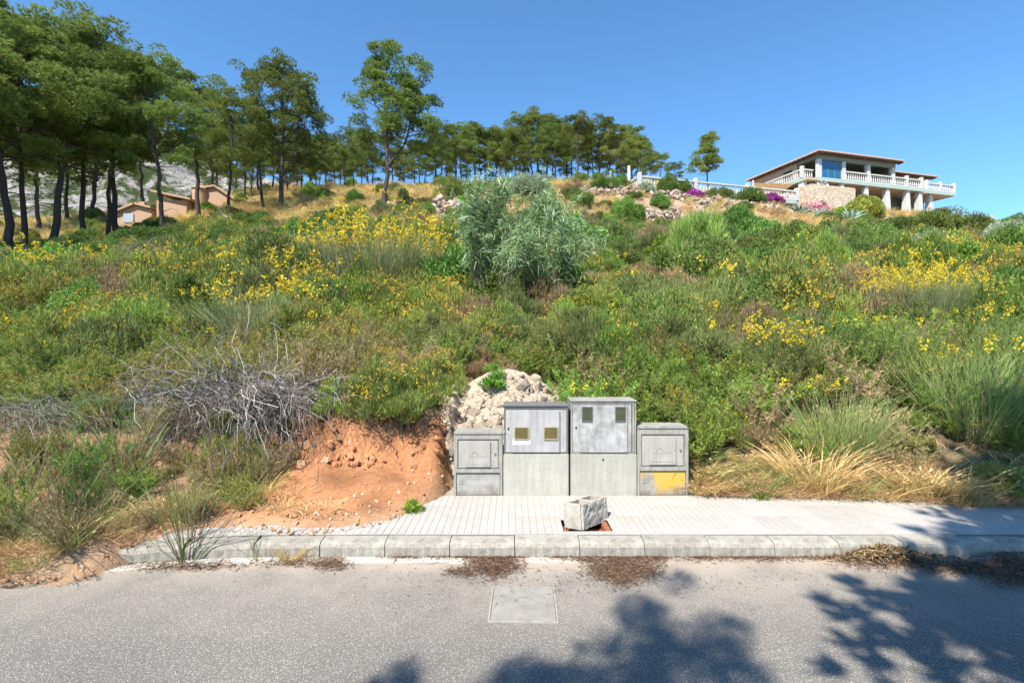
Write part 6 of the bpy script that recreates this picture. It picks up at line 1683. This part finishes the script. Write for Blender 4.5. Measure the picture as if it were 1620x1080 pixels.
    scatter('wild_herbs', np.c_[P, z], rng.random(len(P)) * 6.28, sc, idx, [proto(*k) for k in HK], rng.normal(0, .12, (len(P), 2)))
    # grasses
    GK = [('drygrass', 0), ('drygrass', 1), ('goldgrass', 0), ('greengrass', 0), ('greengrass', 1), ('shortdry', 0), ('shortdry', 1)]
    pts = []; idx = []; sc = []
    def addg(n, Y0, Y1, pxa, pxb, s0, s1, w, prob=lambda X, Y, px: True):
        for _ in range(n):
            Y = math.sqrt(Y0**2 + (Y1**2 - Y0**2) * rng.random()); px = pxa + (pxb - pxa) * rng.random(); X = (px - CX) / F_PX * Y
            if not prob(X, Y, px): continue
            if Y < 6.9 and -.95 < X < .75: continue
            s = s0 + (s1 - s0) * rng.random(); pts.append((X, Y)); idx.append(rng.choice(7, p=w)); sc.append((s, s, s * (.8 + .4 * rng.random())))
    dry = [.4, .3, .12, .08, .05, .03, .02]; mixed = [.2, .12, .12, .26, .22, .05, .03]
    addg(2600, 24, 50, -100, 950, .7, 1.3, dry); addg(2400, 48, 82, -100, 1080, .8, 1.6, dry)
    addg(1500, 30, 56, 900, 1650, .8, 1.5, dry)
    addg(420, 14, 26, -100, 1700, .8, 1.4, mixed); addg(420, 6, 14, -150, 1750, .5, .9, mixed, near_ok)
    # strip of short dry grass along the back of the pavement and on the bank foot
    for _ in range(560):
        X = 1.8 + 4.2 * rng.random(); Y = edge(X) + .04 + abs(rng.normal(0, .32)); s = .55 + .6 * rng.random()
        pts.append((X, Y)); idx.append(int(rng.choice([5, 6, 0, 3], p=[.47, .47, .03, .03]))); sc.append((s, s, s * (.45 + .45 * rng.random())))
    for _ in range(150):
        X = -4.8 + 3.3 * rng.random(); Y = edge(X) + .03 + abs(rng.normal(0, .45))
        if X > -2.6 and rng.random() < .72: continue
        s = .35 + .5 * rng.random(); pts.append((X, Y)); idx.append(int(rng.choice([5, 6, 0, 3, 4], p=[.48, .46, .02, .02, .02]))); sc.append((s, s, s * (.5 + .6 * rng.random())))
    for _ in range(110):
        X = -5.5 + 2.4 * rng.random(); Y = edge(X) + .02 + abs(rng.normal(0, .25)); s = .35 + .4 * rng.random()
        pts.append((X, Y)); idx.append(int(rng.choice([5, 6, 3, 4], p=[.5, .4, .06, .04]))); sc.append((s, s, s * (.6 + .6 * rng.random())))
    P = np.array(pts); z = ground(P[:, 0], P[:, 1]) - .01
    scatter('wild_grass', np.c_[P, z], rng.random(len(P)) * 6.28, sc, idx, [proto(*k) for k in GK])
    # thin broom rods with scattered yellow blooms all over the near slope
    BK = [('broom_few', 0), ('broom_few', 1), ('broom_sparse', 0), ('broom_mid', 1)]
    pts = []; idx = []; sc = []
    for _ in range(170):
        Y = math.sqrt(36 + (225 - 36) * rng.random()); px = (940 if rng.random() < .7 else -60) + 760 * rng.random(); X = (px - CX) / F_PX * Y
        if not near_ok(X, Y, px) or (Y < 6.9 and -.95 < X < .75): continue
        s = .3 + .4 * rng.random(); pts.append((X, Y)); idx.append(int(rng.choice(4, p=[.32, .32, .33, .03]))); sc.append((s, s, s))
    P = np.array(pts); z = ground(P[:, 0], P[:, 1]) - .02
    scatter('young_broom', np.c_[P, z], rng.random(len(P)) * 6.28, sc, idx, [proto(*k) for k in BK])
cover()
